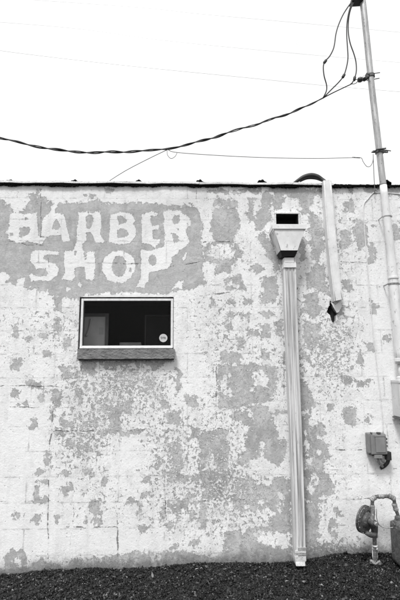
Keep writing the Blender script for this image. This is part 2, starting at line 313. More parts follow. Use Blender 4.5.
WHITE = [
 [(59,190),(63,192),(57,205),(52,216),(48,214),(53,203)], [(9,198),(19,202),(19,213),(15,212),(12,206)],
 [(-2,275),(5,272),(10,278),(4,288),(-2,290)], [(18,280),(25,277),(24,290),(17,290)], [(184,255),(187,251),(186,260),(182,262)], [(176,282),(184,280),(182,290),(174,288)],
 # B
 [(10,214),(17,213),(25,214),(36,213),(37,222),(38,235),(41,238),(46,238),(42,244),(36,244),(28,241),(18,243),(8,240),(8,234),(4,232),(9,229),(10,222)],
 # A
 [(53,204),(56,205),(55,213),(64,214),(66,224),(69,236),(70,241.5),(63,241.5),(61,235.5),(50,235),(47.5,237),(41,236),(42,228),(42,222),(46,216),(51,209)],
 # R
 [(78,213),(99,212),(101,214),(101,224),(100,234),(104,241),(103,243),(96,242),(91,232),(86,232),(86,241),(83,243),(77,241),(77,229),(79,219)],
 [(77,243),(83,241),(81,252),(74,252)],
 # B
 [(110.5,214),(124,212),(132,214),(135.5,221),(133,224),(136,230),(135,237),(130,243),(119,244),(109,242),(110,227)],
 # E
 [(142,215),(146,212),(158,213),(158,215.5),(151,216),(150,221),(152,226),(159,225.5),(158,229),(152,230),(153,239),(160,240),(159,243),(155,246),(157,249),(152,246),(150,244),(142,243),(142,230)],
 # R
 [(164,211),(176,210),(186,214),(190,219),(190,225),(186,230),(187,236),(190,241),(187,246),(180,250),(172,252),(164,250),(165,237),(164,224)],
 # S
 [(32,252),(39,250),(58,252),(59,255),(50,254),(44,255),(43,259),(49,262),(55,264),(59,269),(57,275),(50,281),(32,281),(28,276),(31,274),(37,277),(46,276),(49,274),(46,269),(37,270),(34,265),(30,261)],
 # H
 [(65,251),(73,251),(77,240),(83,240),(82,250),(86,254),(88,252),(94,252),(95,262),(94,280),(85.5,280),(85.5,274),(84.5,267),(75,267),(74.5,273),(75,277),(72,281.5),(68,280),(63,279),(65,270),(64,260)],
 ('e',118.5,266.5,16.5,16),
 # P
 [(141,250),(150,251),(158,248),(164,247),(172,242),(180,248),(178,254),(171,257),(172,262),(168,268),(157,271),(149,272),(148,280),(144,288),(136,287),(141,280),(141,265)],
 [(66,285),(72,287),(70,291),(64,290)], [(79,283),(83,285),(80,287)],
 ('e',222,252,14,8.5), [(226,282),(236,280),(238,288),(228,288)],
 [(252,372),(262,370),(269,380),(268,388),(258,385),(254,393),(251,391),(253,382)], [(222,373),(230,374),(228,382),(234,395),(226,398),(220,388)],
 ('e',262,447,4,6), [(276,412),(285,415),(284,430),(281,445),(277,435),(280,425)],
 [(250,460),(262,458),(274,468),(270,487),(262,480),(255,475),(240,470)], [(256,502),(266,498),(268,504),(258,508)], ('e',246,507,3,4), ('e',249,490,4,2.4),
 [(232,512),(250,515),(262,510),(270,520),(258,528),(245,530),(235,525),(230,515)], [(254,530),(290,533),(292,546),(280,548),(262,544),(256,540)], ('e',281,500,2.4,9),
 ('e',319,452,3.4,2.6), [(305,428),(309,445),(306,460),(303,450)], ('e',316,480,4.5,5.5), ('e',311,487,3.4,5), ('e',324,498,3.4,3.4), [(307,452),(314,458),(312,466),(306,466)],
 [(207,528),(218,525),(228,520),(226,535),(215,545),(206,540)], [(150,556),(160,554),(162,561),(152,563)], [(118,560),(126,558),(126,563),(120,564)], [(15,558),(22,560),(20,566),(14,563)],
 [(300,560),(293,556),(290,552),(294,550)],
]
GREY2 = [ # counters of the letters and losses inside them
 [(19,228),(24,227),(30,227),(31,229),(28,235),(25,237),(20,237)], ('e',12.3,235,1.6,1.2), ('e',27,219,1.2,1),
 [(56.5,218),(61,226.5),(59,230.5),(51.5,229.5),(53.5,223)],
 [(86,216),(92,215),(94,218),(92,226),(89,229),(86,228)],
 [(117,216),(122,216),(127,219),(126,223),(119,225)], [(117,230),(122,228),(127,230),(129,235),(124,238),(117,238)],
 [(172,216),(179,215),(180,220),(177,224),(172,224)], [(171,233),(176,233),(180,241),(174,243)], [(176,228),(180,228),(179,230)],
 ('e',119,266,7.5,11), ('e',152.5,260,4.2,6), [(74,250.5),(77,251),(76.3,256),(74,256)], ('e',85.3,253,1.7,5), ('e',39.6,230,.9,6), [(36,269),(46,268),(47,272),(38,272)], ('e',85.5,259,1,1.6), ('e',130,270,1.4,2.2),
]
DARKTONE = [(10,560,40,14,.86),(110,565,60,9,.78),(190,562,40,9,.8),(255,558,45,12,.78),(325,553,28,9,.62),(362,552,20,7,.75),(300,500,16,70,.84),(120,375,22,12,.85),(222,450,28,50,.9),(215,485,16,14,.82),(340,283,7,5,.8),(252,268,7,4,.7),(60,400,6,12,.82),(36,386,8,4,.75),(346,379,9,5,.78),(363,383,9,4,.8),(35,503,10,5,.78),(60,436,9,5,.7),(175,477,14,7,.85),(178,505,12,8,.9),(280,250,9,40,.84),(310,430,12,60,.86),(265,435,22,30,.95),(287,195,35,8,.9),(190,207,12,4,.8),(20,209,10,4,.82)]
SPECK = [(80,440,22,30,.35),(165,455,25,35,.3),(110,395,35,20,.25),(180,520,25,25,.3),(100,490,20,15,.25),(135,455,28,18,-.65),(190,375,14,35,-.35),(128,490,30,9,-.3),(150,545,30,10,-.2),(160,395,10,10,.3),(120,400,70,55,.35),(85,320,40,30,.25),(20,330,30,50,.3),(215,320,35,35,.35),(245,380,45,60,.4),(330,240,45,60,.45),(330,350,40,60,.4),(222,215,25,30,.35),(222,255,30,20,.5),(220,460,25,55,.5),(130,382,28,14,.85),(250,520,45,30,.45),(330,480,35,60,.3),(150,500,60,40,.3),(85,440,35,30,.5),(165,450,30,30,.45),(60,330,22,20,.3),(340,550,30,12,.9),(120,563,70,9,.6),(20,450,30,90,-.45),(20,545,40,25,-.35),(110,545,50,20,-.3),(378,340,14,80,-.4),(355,440,20,40,-.25),(185,340,12,35,-.1),(355,520,20,30,-.2),(100,205,110,70,-.35),(100,265,110,30,-.45),(75,377,15,14,.5),(240,485,50,14,.5),(340,330,30,20,.3),(20,195,130,6,.2),(355,380,30,40,.05),(330,360,20,20,.35),(290,330,12,60,.4)]
CRACK = [[(40.5,188),(41,215),(41,237)],[(0,242),(14,242),(22,244),(40,246),(48,246)],[(97,264),(103,263)],[(107,263),(138,264)],[(170,267),(190,264),(200,262)],[(203,242),(232,242)],[(0,385.5),(30,386),(62,387)],[(10,407),(40,408)],[(53,388),(53,410),(52,425),(49,455)],[(53,431),(70,431),(88,431),(100,429)],[(49,480),(48,520),(48,560)],[(74,503),(86,502),(98,501)],[(74,503),(73,524)],[(74,527),(85,528),(95,527.5),(116,527)],[(117,515),(118,560)],[(165,498),(166,516)],[(200,296),(235,292)],[(217,360),(216,407)],[(217,429),(230,430)],[(200,501),(228,499),(245,500)],[(330,450),(362,450)],[(340,262),(368,263)],[(212,296),(211,305)],[(285,296),(284,345)],[(284,360),(284,395)],[(282.5,262),(283.5,300)],[(285,300),(286.5,345),(287,380)],[(282,255),(279,246),(276,236)],[(288,395),(290,440)],[(291,450),(292,500)],[(286,250),(288,290)],[(35,243),(48,247)],[(35,244),(46,248)],[(48,258),(49,272)],[(347,500),(372,498)],[(115,431),(150,429.5)],[(163,424),(164,412)],[(48,502),(48,508)]]
FAINT = [[(14,317),(45,317)],[(13,317),(13,332)],[(55,292),(55,345),(55,410)],[(0,297),(14,297)],[(40,408),(75,408)],[(100,502),(165,501),(200,500)],[(166,516),(166,550)],[(200,338),(245,340)],[(200,362),(218,362)],[(200,407),(240,408)],[(245,500),(290,500)],[(345,352),(345,405)],[(336,385),(336,450)],[(175,338),(198,338)],[(0,502),(50,501)],[(0,430),(50,430)],[(175,383),(200,383)],[(300,340),(330,341)],[(100,455),(160,455)],[(107,431),(107,455)],[(327,300),(360,302)],[(240,408),(284,408)],[(130,387),(165,387)],[(300,383),(345,384)],[(92,408),(93,431)],[(197,262),(215,262)],[(246,262),(262,262)],[(92,189),(92,205)],[(148,190),(148,206)],[(196,189),(198,212)],[(296,470),(345,470)],[(345,405),(345,450)],[(183,408),(183,430)],[(137,502),(137,527)],[(90,300),(200,296)]]

def seg_d(X, Z, a, b):
    ax, az = a; bx, bz = b; dx, dz = bx-ax, bz-az
    t = np.clip(((X-ax)*dx+(Z-az)*dz)/(dx*dx+dz*dz+1e-12), 0, 1)
    return np.hypot(X-ax-t*dx, Z-az-t*dz)
def wp(q): v = P(q[0], q[1]); return (v.x, v.z)
def sdf_shape(X, Z, sh):
    """signed distance in metres, positive inside"""
    if isinstance(sh, tuple):
        _, cx, cy, rx, ry = sh; c = wp((cx,cy)); s = S(0, cx, cy); rx *= s; ry *= s
        k = np.hypot((X-c[0])/rx, (Z-c[1])/ry); return (1-k)*min(rx, ry)
    pts = [wp(q) for q in sh]; n = len(pts); d = np.full(X.shape, 1e3, dtype=np.float32); ins = np.zeros(X.shape, bool)
    for i in range(n):
        a, b = pts[i], pts[(i+1) % n]; d = np.minimum(d, seg_d(X, Z, a, b))
        c = ((a[1] > Z) != (b[1] > Z)); 
        if abs(b[1]-a[1]) > 1e-9: ins ^= c & (X < (b[0]-a[0])*(Z-a[1])/(b[1]-a[1])+a[0])
    return np.where(ins, d, -d)

GP = [(-60,582),(0,575.2),(20,574),(40,571),(60,569.5),(90,568.5),(120,569.5),(150,567.5),(175,565),(200,563.6),(230,563.2),(290,562.4),(305,560.5),(320,557.5),(335,554.5),(350,553.2),(375,553.5),(400,554),(460,554)]
XL, XR = P(-14, 300).x, P(414, 300).x
XL = min(XL, P(-10,580).x); XR = max(XR, P(410,180).x+.1)
Z0, ZT = -.22, P(200, 186).z
# the wall opening for window, scupper and broken hole
w_l, w_r = P(78.8, 320).x, P(173.6, 320).x; w_b, w_t = P(126, 349).z, P(126, 297).z
s_l, s_r = P(275.5, 218).x, P(298.5, 218).x; s_b, s_t = P(287, 232).z, P(287, 214).z
HOLE = [(330,299),(332,303),(333,307),(335,310),(338.5,313.5),(336,315.5),(336,320),(334,325),(331.5,321),(330,315),(326.5,312),(328,308),(329.5,305)]
d = .007
def axis(a, b, keys, lo, hi):
    ks = sorted([a, b]+keys); out = []
    for i in range(len(ks)-1):
        n = max(1, int(round((ks[i+1]-ks[i])/d))); out += list(np.linspace(ks[i], ks[i+1], n, endpoint=False))
    out.append(ks[-1])
    return [*np.linspace(lo, a, int((a-lo)/.06), endpoint=False)] + out + [*np.linspace(b, hi, int((hi-b)/.06)+1)[1:]]
BX0, BX1 = -6.0, 6.5
xs = np.array(axis(XL, XR, [w_l, w_r, s_l, s_r], BX0, BX1)); zs = []
ks = sorted([Z0, w_b, w_t, s_b, s_t, ZT])
for i in range(len(ks)-1):
    n = max(1, int(round((ks[i+1]-ks[i])/d))); zs += list(np.linspace(ks[i], ks[i+1], n, endpoint=False))
zs.append(ZT); zs = np.array(zs)
X, Z = np.meshgrid(xs, zs); X = X.astype(np.float64); Z = Z.astype(np.float64)
hs = sdf_shape(X, Z, HOLE)
# snap the cells beside the broken hole onto its outline
gz, gx = np.gradient(hs); gx /= (np.gradient(X, axis=1)+1e-9); gz /= (np.gradient(Z, axis=0)+1e-9)
near = (np.abs(hs) < .0036)
X = np.where(near, X-gx*hs, X); Z = np.where(near, Z-gz*hs, Z); hs = np.where(near, 0, hs)
paint = np.full(X.shape, -.06)
def local_apply(sh, fn):
    pts = [wp(q) for q in sh] if isinstance(sh, list) else [wp((sh[1]-sh[3], sh[2]-sh[4])), wp((sh[1]+sh[3], sh[2]+sh[4]))]
    xa, xb = min(p[0] for p in pts)-.07, max(p[0] for p in pts)+.07; za, zb = min(p[1] for p in pts)-.07, max(p[1] for p in pts)+.07
    i0, i1 = np.searchsorted(xs, [xa, xb]); j0, j1 = np.searchsorted(zs, [za, zb])
    sl = (slice(j0, j1), slice(i0, i1)); dd = sdf_shape(X[sl], Z[sl], sh); fn(sl, dd)
INSET = .006
def add_grey(sl, dd): paint[sl] = np.maximum(paint[sl], dd)
def add_white(sl, dd): paint[sl] = np.minimum(paint[sl], -dd)
for sh in GREY: local_apply(sh, add_grey)
for sh in WHITE: local_apply(sh, add_white)
for sh in GREY2: local_apply(sh, add_grey)
# letters and background are sharper: reduce noise by stretching the field there
lett = np.exp(-(((X-wp((100,247))[0])/1.0)**6 + ((Z-wp((100,247))[1])/.38)**6))
fray = 1.2-1.06*lett
paint = np.clip(paint*1.15+.002-.0055*lett*(np.abs(paint) < .03), -.06, .06)
speck = np.full(X.shape, .12); tone = np.ones(X.shape)
for cx, cy, rx, ry, a in SPECK:
    c = wp((cx,cy)); s = S(0,cx,cy); speck += a*np.exp(-(((X-c[0])/(rx*s))**2+((Z-c[1])/(ry*s))**2))
out = (X < XL) | (X > XR); speck = np.where(out, .45+.4*np.sin(X*2.1)*np.sin(Z*1.7+X), speck)
speck = np.clip(speck, -.6, 1.1)
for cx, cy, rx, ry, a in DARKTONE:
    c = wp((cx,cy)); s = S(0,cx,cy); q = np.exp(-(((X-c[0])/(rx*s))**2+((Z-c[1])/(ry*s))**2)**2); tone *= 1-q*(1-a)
def jitter(pl, rj=random.Random(5)):
    o_ = []
    for i in range(len(pl)-1):
        a, b = wp(pl[i]), wp(pl[i+1]); L_n = math.hypot(b[0]-a[0], b[1]-a[1]); n_ = max(1, int(L_n/.035))
        for j in range(n_): o_.append((a[0]+(b[0]-a[0])*j/n_+rj.gauss(0,.0028), a[1]+(b[1]-a[1])*j/n_+rj.gauss(0,.0028)))
    o_.append(wp(pl[-1])); return o_
def lines(L):
    D = np.full(X.shape, .06)
    for pl in L:
        pl = jitter(pl)
        for i in range(len(pl)-1):
            a, b = pl[i], pl[i+1]; xa, xb = min(a[0],b[0])-.07, max(a[0],b[0])+.07; za, zb = min(a[1],b[1])-.07, max(a[1],b[1])+.07
            i0, i1 = np.searchsorted(xs, [xa, xb]); j0, j1 = np.searchsorted(zs, [za, zb]); sl = (slice(j0,j1), slice(i0,i1))
            D[sl] = np.minimum(D[sl], seg_d(X[sl], Z[sl], a, b))
    return D
# joints on the wall beyond the frame: plain running bond
crack = lines(CRACK); faint = lines(FAINT)
course = .2155; zc = np.abs(((Z-wp((200,501))[1]+course/2) % course)-course/2); row = np.floor((Z-wp((200,501))[1])/course)
xc = np.abs(((X+(row%2)*.2+.2) % .405)-.2025); faint = np.where(out, np.minimum(zc, xc), faint)
xc = np.abs(((X-wp((118,515))[0]+(row%2)*.2025+.2025) % .405)-.2025); wob = .0025*np.sin(X*41)+.002*np.sin(Z*37+X*13)
grid = np.minimum(np.abs(zc+wob), np.abs(xc+wob)); foot = Z-np.interp(X, [P(*p).x for p in GP], [P(*p).z for p in GP])
Y = .0022*np.sin(X*3.1+Z*1.3)+.0018*np.sin(Z*4.7-X*2.2)+.0012*np.sin(X*9+1)*np.sin(Z*8)
edge = ((X > w_l-.03)&(X < w_r+.03)&(Z > w_b-.03)&(Z < w_t+.03)) | (np.abs(hs) < .02) | ((X > s_l-.02)&(X < s_r+.02)&(Z > s_b-.02)&(Z < s_t+.02)); Y = np.where(edge, 0, Y)
nz, nx = X.shape
co = np.stack([X, Y, Z], -1).reshape(-1, 3)
I = np.arange(nz*nx).reshape(nz, nx); q = np.stack([I[:-1,:-1], I[:-1,1:], I[1:,1:], I[1:,:-1]], -1).reshape(-1, 4)
xm = (X[:-1,:-1]+X[1:,1:])/2; zm = (Z[:-1,:-1]+Z[1:,1:])/2
kill = ((xm>w_l)&(xm<w_r)&(zm>w_b)&(zm<w_t)) | ((xm>s_l)&(xm<s_r)&(zm>s_b)&(zm<s_t))
kill |= (hs[:-1,:-1]>=0)&(hs[1:,1:]>=0)&(hs[:-1,1:]>=0)&(hs[1:,:-1]>=0)
q = q[~kill.reshape(-1)]
def np_mesh(name, co, faces, attrs=None):
    me = bpy.data.meshes.new(name); n = faces.shape[1]
    me.vertices.add(len(co)); me.vertices.foreach_set('co', co.astype(np.float32).ravel())
    me.loops.add(faces.size); me.loops.foreach_set('vertex_index', faces.astype(np.int32).ravel())
    me.polygons.add(len(faces)); me.polygons.foreach_set('loop_start', np.arange(0, faces.size, n, dtype=np.int32))
    for a, v in (attrs or {}).items():
        at = me.attributes.new(a, 'FLOAT', 'POINT'); at.data.foreach_set('value', v.astype(np.float32).ravel())
    me.update(calc_edges=True); me.validate(); return me
# reveals (jambs) of the openings, appended as quads, and the cavity behind the broken hole
ex = []; exf = []
def ring(pts, y0, y1):
    b = len(co)+len(ex); n = len(pts)
    for (x, z) in pts: ex.append((x, y0, z))
    for (x, z) in pts: ex.append((x, y1, z))
    for i in range(n): exf.append((b+i, b+(i+1)%n, b+n+(i+1)%n, b+n+i))
ring([(w_l,w_b),(w_r,w_b),(w_r,w_t),(w_l,w_t)], 0, .15)
ring([(s_l,s_b),(s_r,s_b),(s_r,s_t),(s_l,s_t)], 0, .15)
ring([wp(h) for h in HOLE], 0, .05)
nmain = len(q); co2 = np.vstack([co, np.array(ex)]); q2 = np.vstack([q, np.array(exf)])
ext = lambda a, v: np.concatenate([a.reshape(-1), np.full(len(ex), v)])
me = np_mesh('wall', co2, q2, {'paint': ext(paint, .03), 'speck': ext(speck, .3), 'fray': ext(fray, 1), 'tone': ext(tone, .6), 'crack': ext(crack, .05), 'grid': ext(grid, .05), 'foot': ext(foot, 1), 'faint': ext(faint, .05)})

shop = empty('barber_shop', (0, .0, 0), 'low flat-roofed block building with peeling white paint over grey and faded BARBER SHOP lettering', 'building')
wall = link('wall', me, [M['wall']], shop)
wall['label'] = 'peeling white painted block wall with faded lettering'
mb = MB()   # side and rear walls, butted behind the front sheet
mb.box((BX0, .16, Z0), (BX0+.2, 7, ZT)); mb.box((BX1-.2, .16, Z0), (BX1, 7, ZT)); mb.box((BX0+.2, 6.8, Z0), (BX1-.2, 7, ZT))
mb.add([(BX0,0,Z0),(BX0,.16,Z0),(BX0,.16,ZT),(BX0,0,ZT)], [(0,1,2,3)]); mb.add([(BX1,0,Z0),(BX1,.16,Z0),(BX1,.16,ZT),(BX1,0,ZT)], [(0,1,2,3)])
o = mb.build('wall', M['sidewall'], shop)
mb = MB(); mb.box((BX0, .012, ZT+.001), (BX1, 7, ZT+.03)); mb.build('roof', M['roof'], shop)
# cavity behind the hole + behind scupper, coloured near black as their shade
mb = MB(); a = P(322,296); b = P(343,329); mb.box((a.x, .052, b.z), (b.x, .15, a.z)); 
mb.v = mb.v; o = mb.build('wall_cavity', M['inner_shade'], shop)
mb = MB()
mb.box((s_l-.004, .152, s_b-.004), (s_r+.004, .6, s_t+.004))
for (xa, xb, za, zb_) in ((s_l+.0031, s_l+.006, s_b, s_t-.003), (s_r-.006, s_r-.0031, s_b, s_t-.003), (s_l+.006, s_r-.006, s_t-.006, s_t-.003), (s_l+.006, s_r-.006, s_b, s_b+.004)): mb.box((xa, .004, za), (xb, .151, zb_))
mb.build('scupper_throat', M['inner_shade'], shop)  # lining blackened to paint the scupper's inner shade
# sheet lining + trim round the scupper
mb = MB(); t = .008
for (xa, xb, za, zb) in ((s_l-t, s_l+.003, s_b, s_t+.003), (s_r-.003, s_r+t, s_b, s_t+.003), (s_l-t-.004, s_r+t+.004, s_t-.002, s_t+t+.002)):
    mb.box((xa, -.016 if zb < s_t+.005 else -.019, za), (xb, .1 if zb < s_t+.005 else -.0035, zb))
mb.build('scupper_trim', M['coping'], shop)

# coping: light metal lip, black felt under it that also paints the shaded gap, tar on the right
def ragged(x0, x1, zt, y0, amp, step, drop, name, mat, tfun=None):
    mb = MB(); n = int((x1-x0)/step); T = []; B = []; r2 = random.Random(hash(name) % 99 if 0 else len(name))
    xs_ = [x0+(x1-x0)*i/n for i in range(n+1)]
    ph = [r2.random() for _ in range(n+1)]
    vs = []
    for i, x in enumerate(xs_):
        lowf = .5+.5*math.sin(x*9.1+1.3*math.sin(x*23))
        zb = zt-drop-amp*(ph[i]*.6+lowf*.6); ztop = zt+(tfun(x, ph[i]) if tfun else 0); yy = y0-.004*ph[(i*7) % (n+1)]
        vs += [(x, yy, ztop), (x, yy, zb), (x, .01, zb), (x, .01, ztop)]
    fs = []
    for i in range(n):
        a = i*4; b = a+4
        fs += [(a, a+1, b+1, b), (a+1, a+2, b+2, b+1), (a+3, a, b, b+3)]
    fs += [(0,3,2,1), (n*4, n*4+1, n*4+2, n*4+3)]
    mb.add(vs, fs); return mb.build(name, mat, shop)
xr = P(333, 186).x
mb = MB(); x = BX0; i = 0
rr = random.Random(3)
while x < xr-.01:
    L = min(1.22, xr-x); z = ZT+.004+rr.uniform(-.003,.003); bow = []
    n = 10; vs = []; 
    for j in range(n+1):
        xx = x+L*j/n-(.002 if j == n else 0); dz = .003*math.sin(j*1.3+i)+.0015*math.sin(j*2.9); yo = -.034+.003*math.sin(j*.9+i*2)
        vs += [(xx, yo, z+.026+dz), (xx, yo-.002, z+.006+dz), (xx, yo+.006, z+.003+dz), (xx, .05, z+.022+dz), (xx, .05, z+.03+dz)]
    fs = []
    for j in range(n):
        for kx in range(4): fs.append((j*5+kx, j*5+kx+1, j*5+5+kx+1, j*5+5+kx))
        fs.append((j*5+4, j*5, j*5+5, j*5+9))
    fs += [(0,4,3,2,1), tuple(n*5+k for k in range(5))]
    mb.add(vs, fs); x += L; i += 1
mb.build('coping', M['coping'], shop)
ragged(BX0, xr-.003, ZT+.008, -.024, .020, .009, .006, 'roofing_felt', M['tar'])
o = ragged(xr, BX1, ZT+.008, -.030, .020, .009, .004, 'roofing_tar', M['tar'], lambda x, p: .007*p+.005*max(0, math.sin(x*6)))
# pale lip of metal under the tar on the right
# curled ends of the felt that stick up on the coping
for px, w in ((10,12),(75,10),(139,8),(200,9),(262,10),(386,11)):
    mb = MB(); c = P(px, 184.5, -.02); s = .0095
    n = 8; vs = []
    for j in range(n+1):
        t = j/n; xx = c.x+(t-.5)*w*s; zz = c.z+.016+.026*math.sin(math.pi*min(1,t*1.1))*(.85+.15*math.sin(j*2.1+px)); th = .009+.003*math.sin(j*1.7)
        if j in (0, n): zz = c.z+.01
        vs += [(xx, -.03, zz+th), (xx, -.032, zz-th), (xx, .03, zz-th*.6), (xx, .03, zz+th*.8)]
    fs = [(j*4+k, j*4+(k+1)%4, j*4+4+(k+1)%4, j*4+4+k) for j in range(n) for k in range(4)] + [(3,2,1,0), tuple(n*4+k for k in range(4))]
    mb.add(vs, fs); mb.build('flashing_tab', M['tar'], shop)

# ------------------------------------------------------------------ window
fx0, fx1 = P(80.6, 320).x, P(173.1, 320).x; fz0, fz1 = P(126, 347.6).z, P(126, 298.6).z
win = MB()
win.box((w_l+.001, .05, w_b+.001), (fx0+.02, .07, w_t-.001)); win.box((fx1-.02, .05, w_b+.001), (w_r-.001, .07, w_t-.001)); win.box((fx0+.02, .05, fz1-.02), (fx1-.02, .07, w_t-.001)); win.box((fx0+.02, .05, w_b+.001), (fx1-.02, .07, fz0+.02))
win = win.build('window', M['caulk'], shop)
fw = .021
mb = MB()
for (a, b) in (((fx0, fz0), (fx0+fw, fz1)), ((fx1-fw, fz0), (fx1, fz1)), ((fx0+fw, fz1-fw*1.0), (fx1-fw, fz1)), ((fx0+fw, fz0), (fx1-fw, fz0+fw*.85))):
    mb.box((a[0], -.003, a[1]), (b[0], .047, b[1]), 0, .0025)
mb.box((fx0+.002, -.016, fz0-.008), (fx1-.002, -.0045, fz0+.006), 0, .002)   # lower drip lip
fr = mb.build('frame', M['alu'], win)
mb = MB(); gy = .018
gx0, gx1, gz0, gz1 = fx0+fw-.003, fx1-fw+.003, fz0+fw*.85-.003, fz1-fw+.003
mb.box((gx0, gy, gz0), (gx1, gy+.004, gz1))
gm = bpy.data.materials.new('window glass'); gm.use_nodes = True; nt = gm.node_tree; nt.nodes.clear()
k = N(nt); out_ = k.n('ShaderNodeOutputMaterial'); tr = k.n('ShaderNodeBsdfTransparent'); gl = k.n('ShaderNodeBsdfGlossy'); mx = k.n('ShaderNodeMixShader')
tr.inputs[0].default_value = (.86,.86,.86,1); gl.inputs['Roughness'].default_value = .04; mx.inputs[0].default_value = .006
nt.links.new(tr.outputs[0], mx.inputs[1]); nt.links.new(gl.outputs[0], mx.inputs[2]); nt.links.new(mx.outputs[0], out_.inputs[0])
M['glass'] = gm
mb.build('pane', gm, win)
# gasket between pane and frame
mb = MB()
for (xa, xb, za, zb) in ((gx0+.001, gx0+.008, gz0, gz1), (gx1-.008, gx1-.001, gz0, gz1), (gx0+.008, gx1-.008, gz1-.008, gz1-.001), (gx0+.008, gx1-.008, gz0+.001, gz0+.006)):
    mb.box((xa, gy-.006, za), (xb, gy-.0005, zb))
mb.build('gasket', M['black'], win)
# sill: rough cast slab with uneven edges
def rough_box(a, b, nx_, ny_, nz_, amp, seed):
    bm = bmesh.new(); bmesh.ops.create_cube(bm, size=1)
    bmesh.ops.subdivide_edges(bm, edges=[e for e in bm.edges if abs(e.verts[0].co.x-e.verts[1].co.x) > .5], cuts=nx_, use_grid_fill=True)
    bmesh.ops.subdivide_edges(bm, edges=[e for e in bm.edges if abs(e.verts[0].co.z-e.verts[1].co.z) > .5], cuts=nz_, use_grid_fill=True)
    r3 = random.Random(seed)
    for v in bm.verts:
        c = v.co
        v.co = Vector([a[i]+(c[i]+.5)*(b[i]-a[i])+r3.uniform(-amp, amp)*(1 if i != 1 else .8) for i in range(3)])
    mb = MB(); bm.verts.index_update(); mb.add([v.co.copy() for v in bm.verts], [[v.index for v in f.verts] for f in bm.faces], 0, False); bm.free(); return mb
a = P(77, 359.0, -.065); b = P(174.3, 348.6, -.065)
rough_box((a.x, -.065, a.z), (b.x, .045, w_b-.004), 30, 1, 5, .0018, 4).build('sill', M['sill'], win)
mb = MB(); mb.box((a.x+.006, -.055, b.z*0+a.z-.0125), (b.x-.006, -.004, a.z-.003)); mb.build('sill_shadow', M['caulk'], win)  # dark strip put in for the shadow line under the sill
# sticker on the pane
c = P(163.3, 338, gy-.002); r = 4.1*S(gy, 163, 338)
mb = MB(); mb.lathe(c, (0,1,0), [(0, r), (.0012, r)], 28); 
st = mb.build('sticker', M['sticker'], win); 
mb2 = MB()
for (dx, dz, w, h) in ((-.62,.16,.2,.36),(-.30,.22,.34,.12),(-.22,0,.12,.3),(.05,.2,.34,.12),(.05,-.12,.34,.12),(.1,.04,.1,.3),(.36,.14,.2,.16),(-.55,-.18,.3,.12),(.45,-.1,.14,.26)):
    mb2.box((c.x+dx*r, c.y-.0012, c.z+dz*r-h*r/2), (c.x+(dx+w)*r, c.y-.0004, c.z+dz*r+h*r/2))
mb2.build('sticker_print', M['ink'], win)
# room behind the window
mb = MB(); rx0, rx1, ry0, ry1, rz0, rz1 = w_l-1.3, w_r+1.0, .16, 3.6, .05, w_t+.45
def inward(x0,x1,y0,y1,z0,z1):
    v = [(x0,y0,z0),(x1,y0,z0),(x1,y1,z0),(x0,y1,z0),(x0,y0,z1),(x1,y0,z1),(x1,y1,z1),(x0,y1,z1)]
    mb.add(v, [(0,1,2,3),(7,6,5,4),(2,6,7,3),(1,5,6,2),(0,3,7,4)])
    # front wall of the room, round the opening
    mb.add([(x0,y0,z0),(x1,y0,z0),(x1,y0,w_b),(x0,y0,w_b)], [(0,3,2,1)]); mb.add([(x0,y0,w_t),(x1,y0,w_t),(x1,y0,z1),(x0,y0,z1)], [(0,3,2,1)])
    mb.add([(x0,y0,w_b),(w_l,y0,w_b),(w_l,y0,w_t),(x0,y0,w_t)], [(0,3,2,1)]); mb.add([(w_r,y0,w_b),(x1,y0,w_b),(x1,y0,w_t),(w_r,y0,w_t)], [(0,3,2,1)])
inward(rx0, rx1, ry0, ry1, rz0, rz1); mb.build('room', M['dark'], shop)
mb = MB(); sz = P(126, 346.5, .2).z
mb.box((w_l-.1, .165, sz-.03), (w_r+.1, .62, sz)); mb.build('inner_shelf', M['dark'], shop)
# framed board at the left, just behind the glass, with its pale card
def framed(x0p, x1p, ytp, y, name, label, fm, pm, fwp):
    a = P(x0p, ytp, y); b = P(x1p, 345, y); base = sz+.001
    e = empty(name, ((a.x+b.x)/2, y, base), label, 'board'); f = fwp*S(y, x0p, ytp); mb = MB()
    mb.box((a.x, y-.01, base), (a.x+f, y+.015, a.z)); mb.box((b.x-f, y-.01, base), (b.x, y+.015, a.z)); mb.box((a.x+f, y-.01, a.z-f), (b.x-f, y+.015, a.z))
    mb.build('frame', fm, e); mb = MB(); mb.box((a.x+f, y, base), (b.x-f, y+.01, a.z-f)); mb.build('panel', pm, e)
    return e, y
M['frame1'] = simple('grey frame', .12, .17, 9, .7)
e, y = framed(78, 108, 313.5, .30, 'framed_board', 'grey board in a darker frame inside the window at its left end', M['frame1'], M['board'], 3.2)
a = P(99, 327.5, y-.004); b = P(103.5, 334.5, y-.004); mb = MB(); mb.box((a.x, y-.004, b.z), (b.x, y-.001, a.z)); 
mb.build('card', M['boardlight'], e)
mb = MB(); pts = [P(91,319,y-.006), P(90,325,y-.006), P(88,332,y-.006), P(86,336,y-.006)]; mb.tube(pts, .012, 8, sub=3); o = mb.build('pale_streak', M['boardlight'], e)  # pale curved streak across the left of the board
M['frame2'] = simple('dim frame', .06, .08, 9, .7)
framed(145, 171, 315, .45, 'framed_board', 'dark board with a thin dim frame inside the window behind the round sticker', M['frame2'], M['dark'], 1.3)
mb = MB(); a = P(119.5, 342.4, .24); b = P(141, 346, .24); mb.box((a.x, .24, sz+.001), (b.x, .34, a.z), 0, .004)
mb.box((a.x+.01, .235, sz+.006), (b.x-.02, .2395, a.z-.012))
o = mb.build('low_box', M['boxdim'], None); tag(o, 'low grey box lying inside the window at the middle of its bottom edge', 'box')

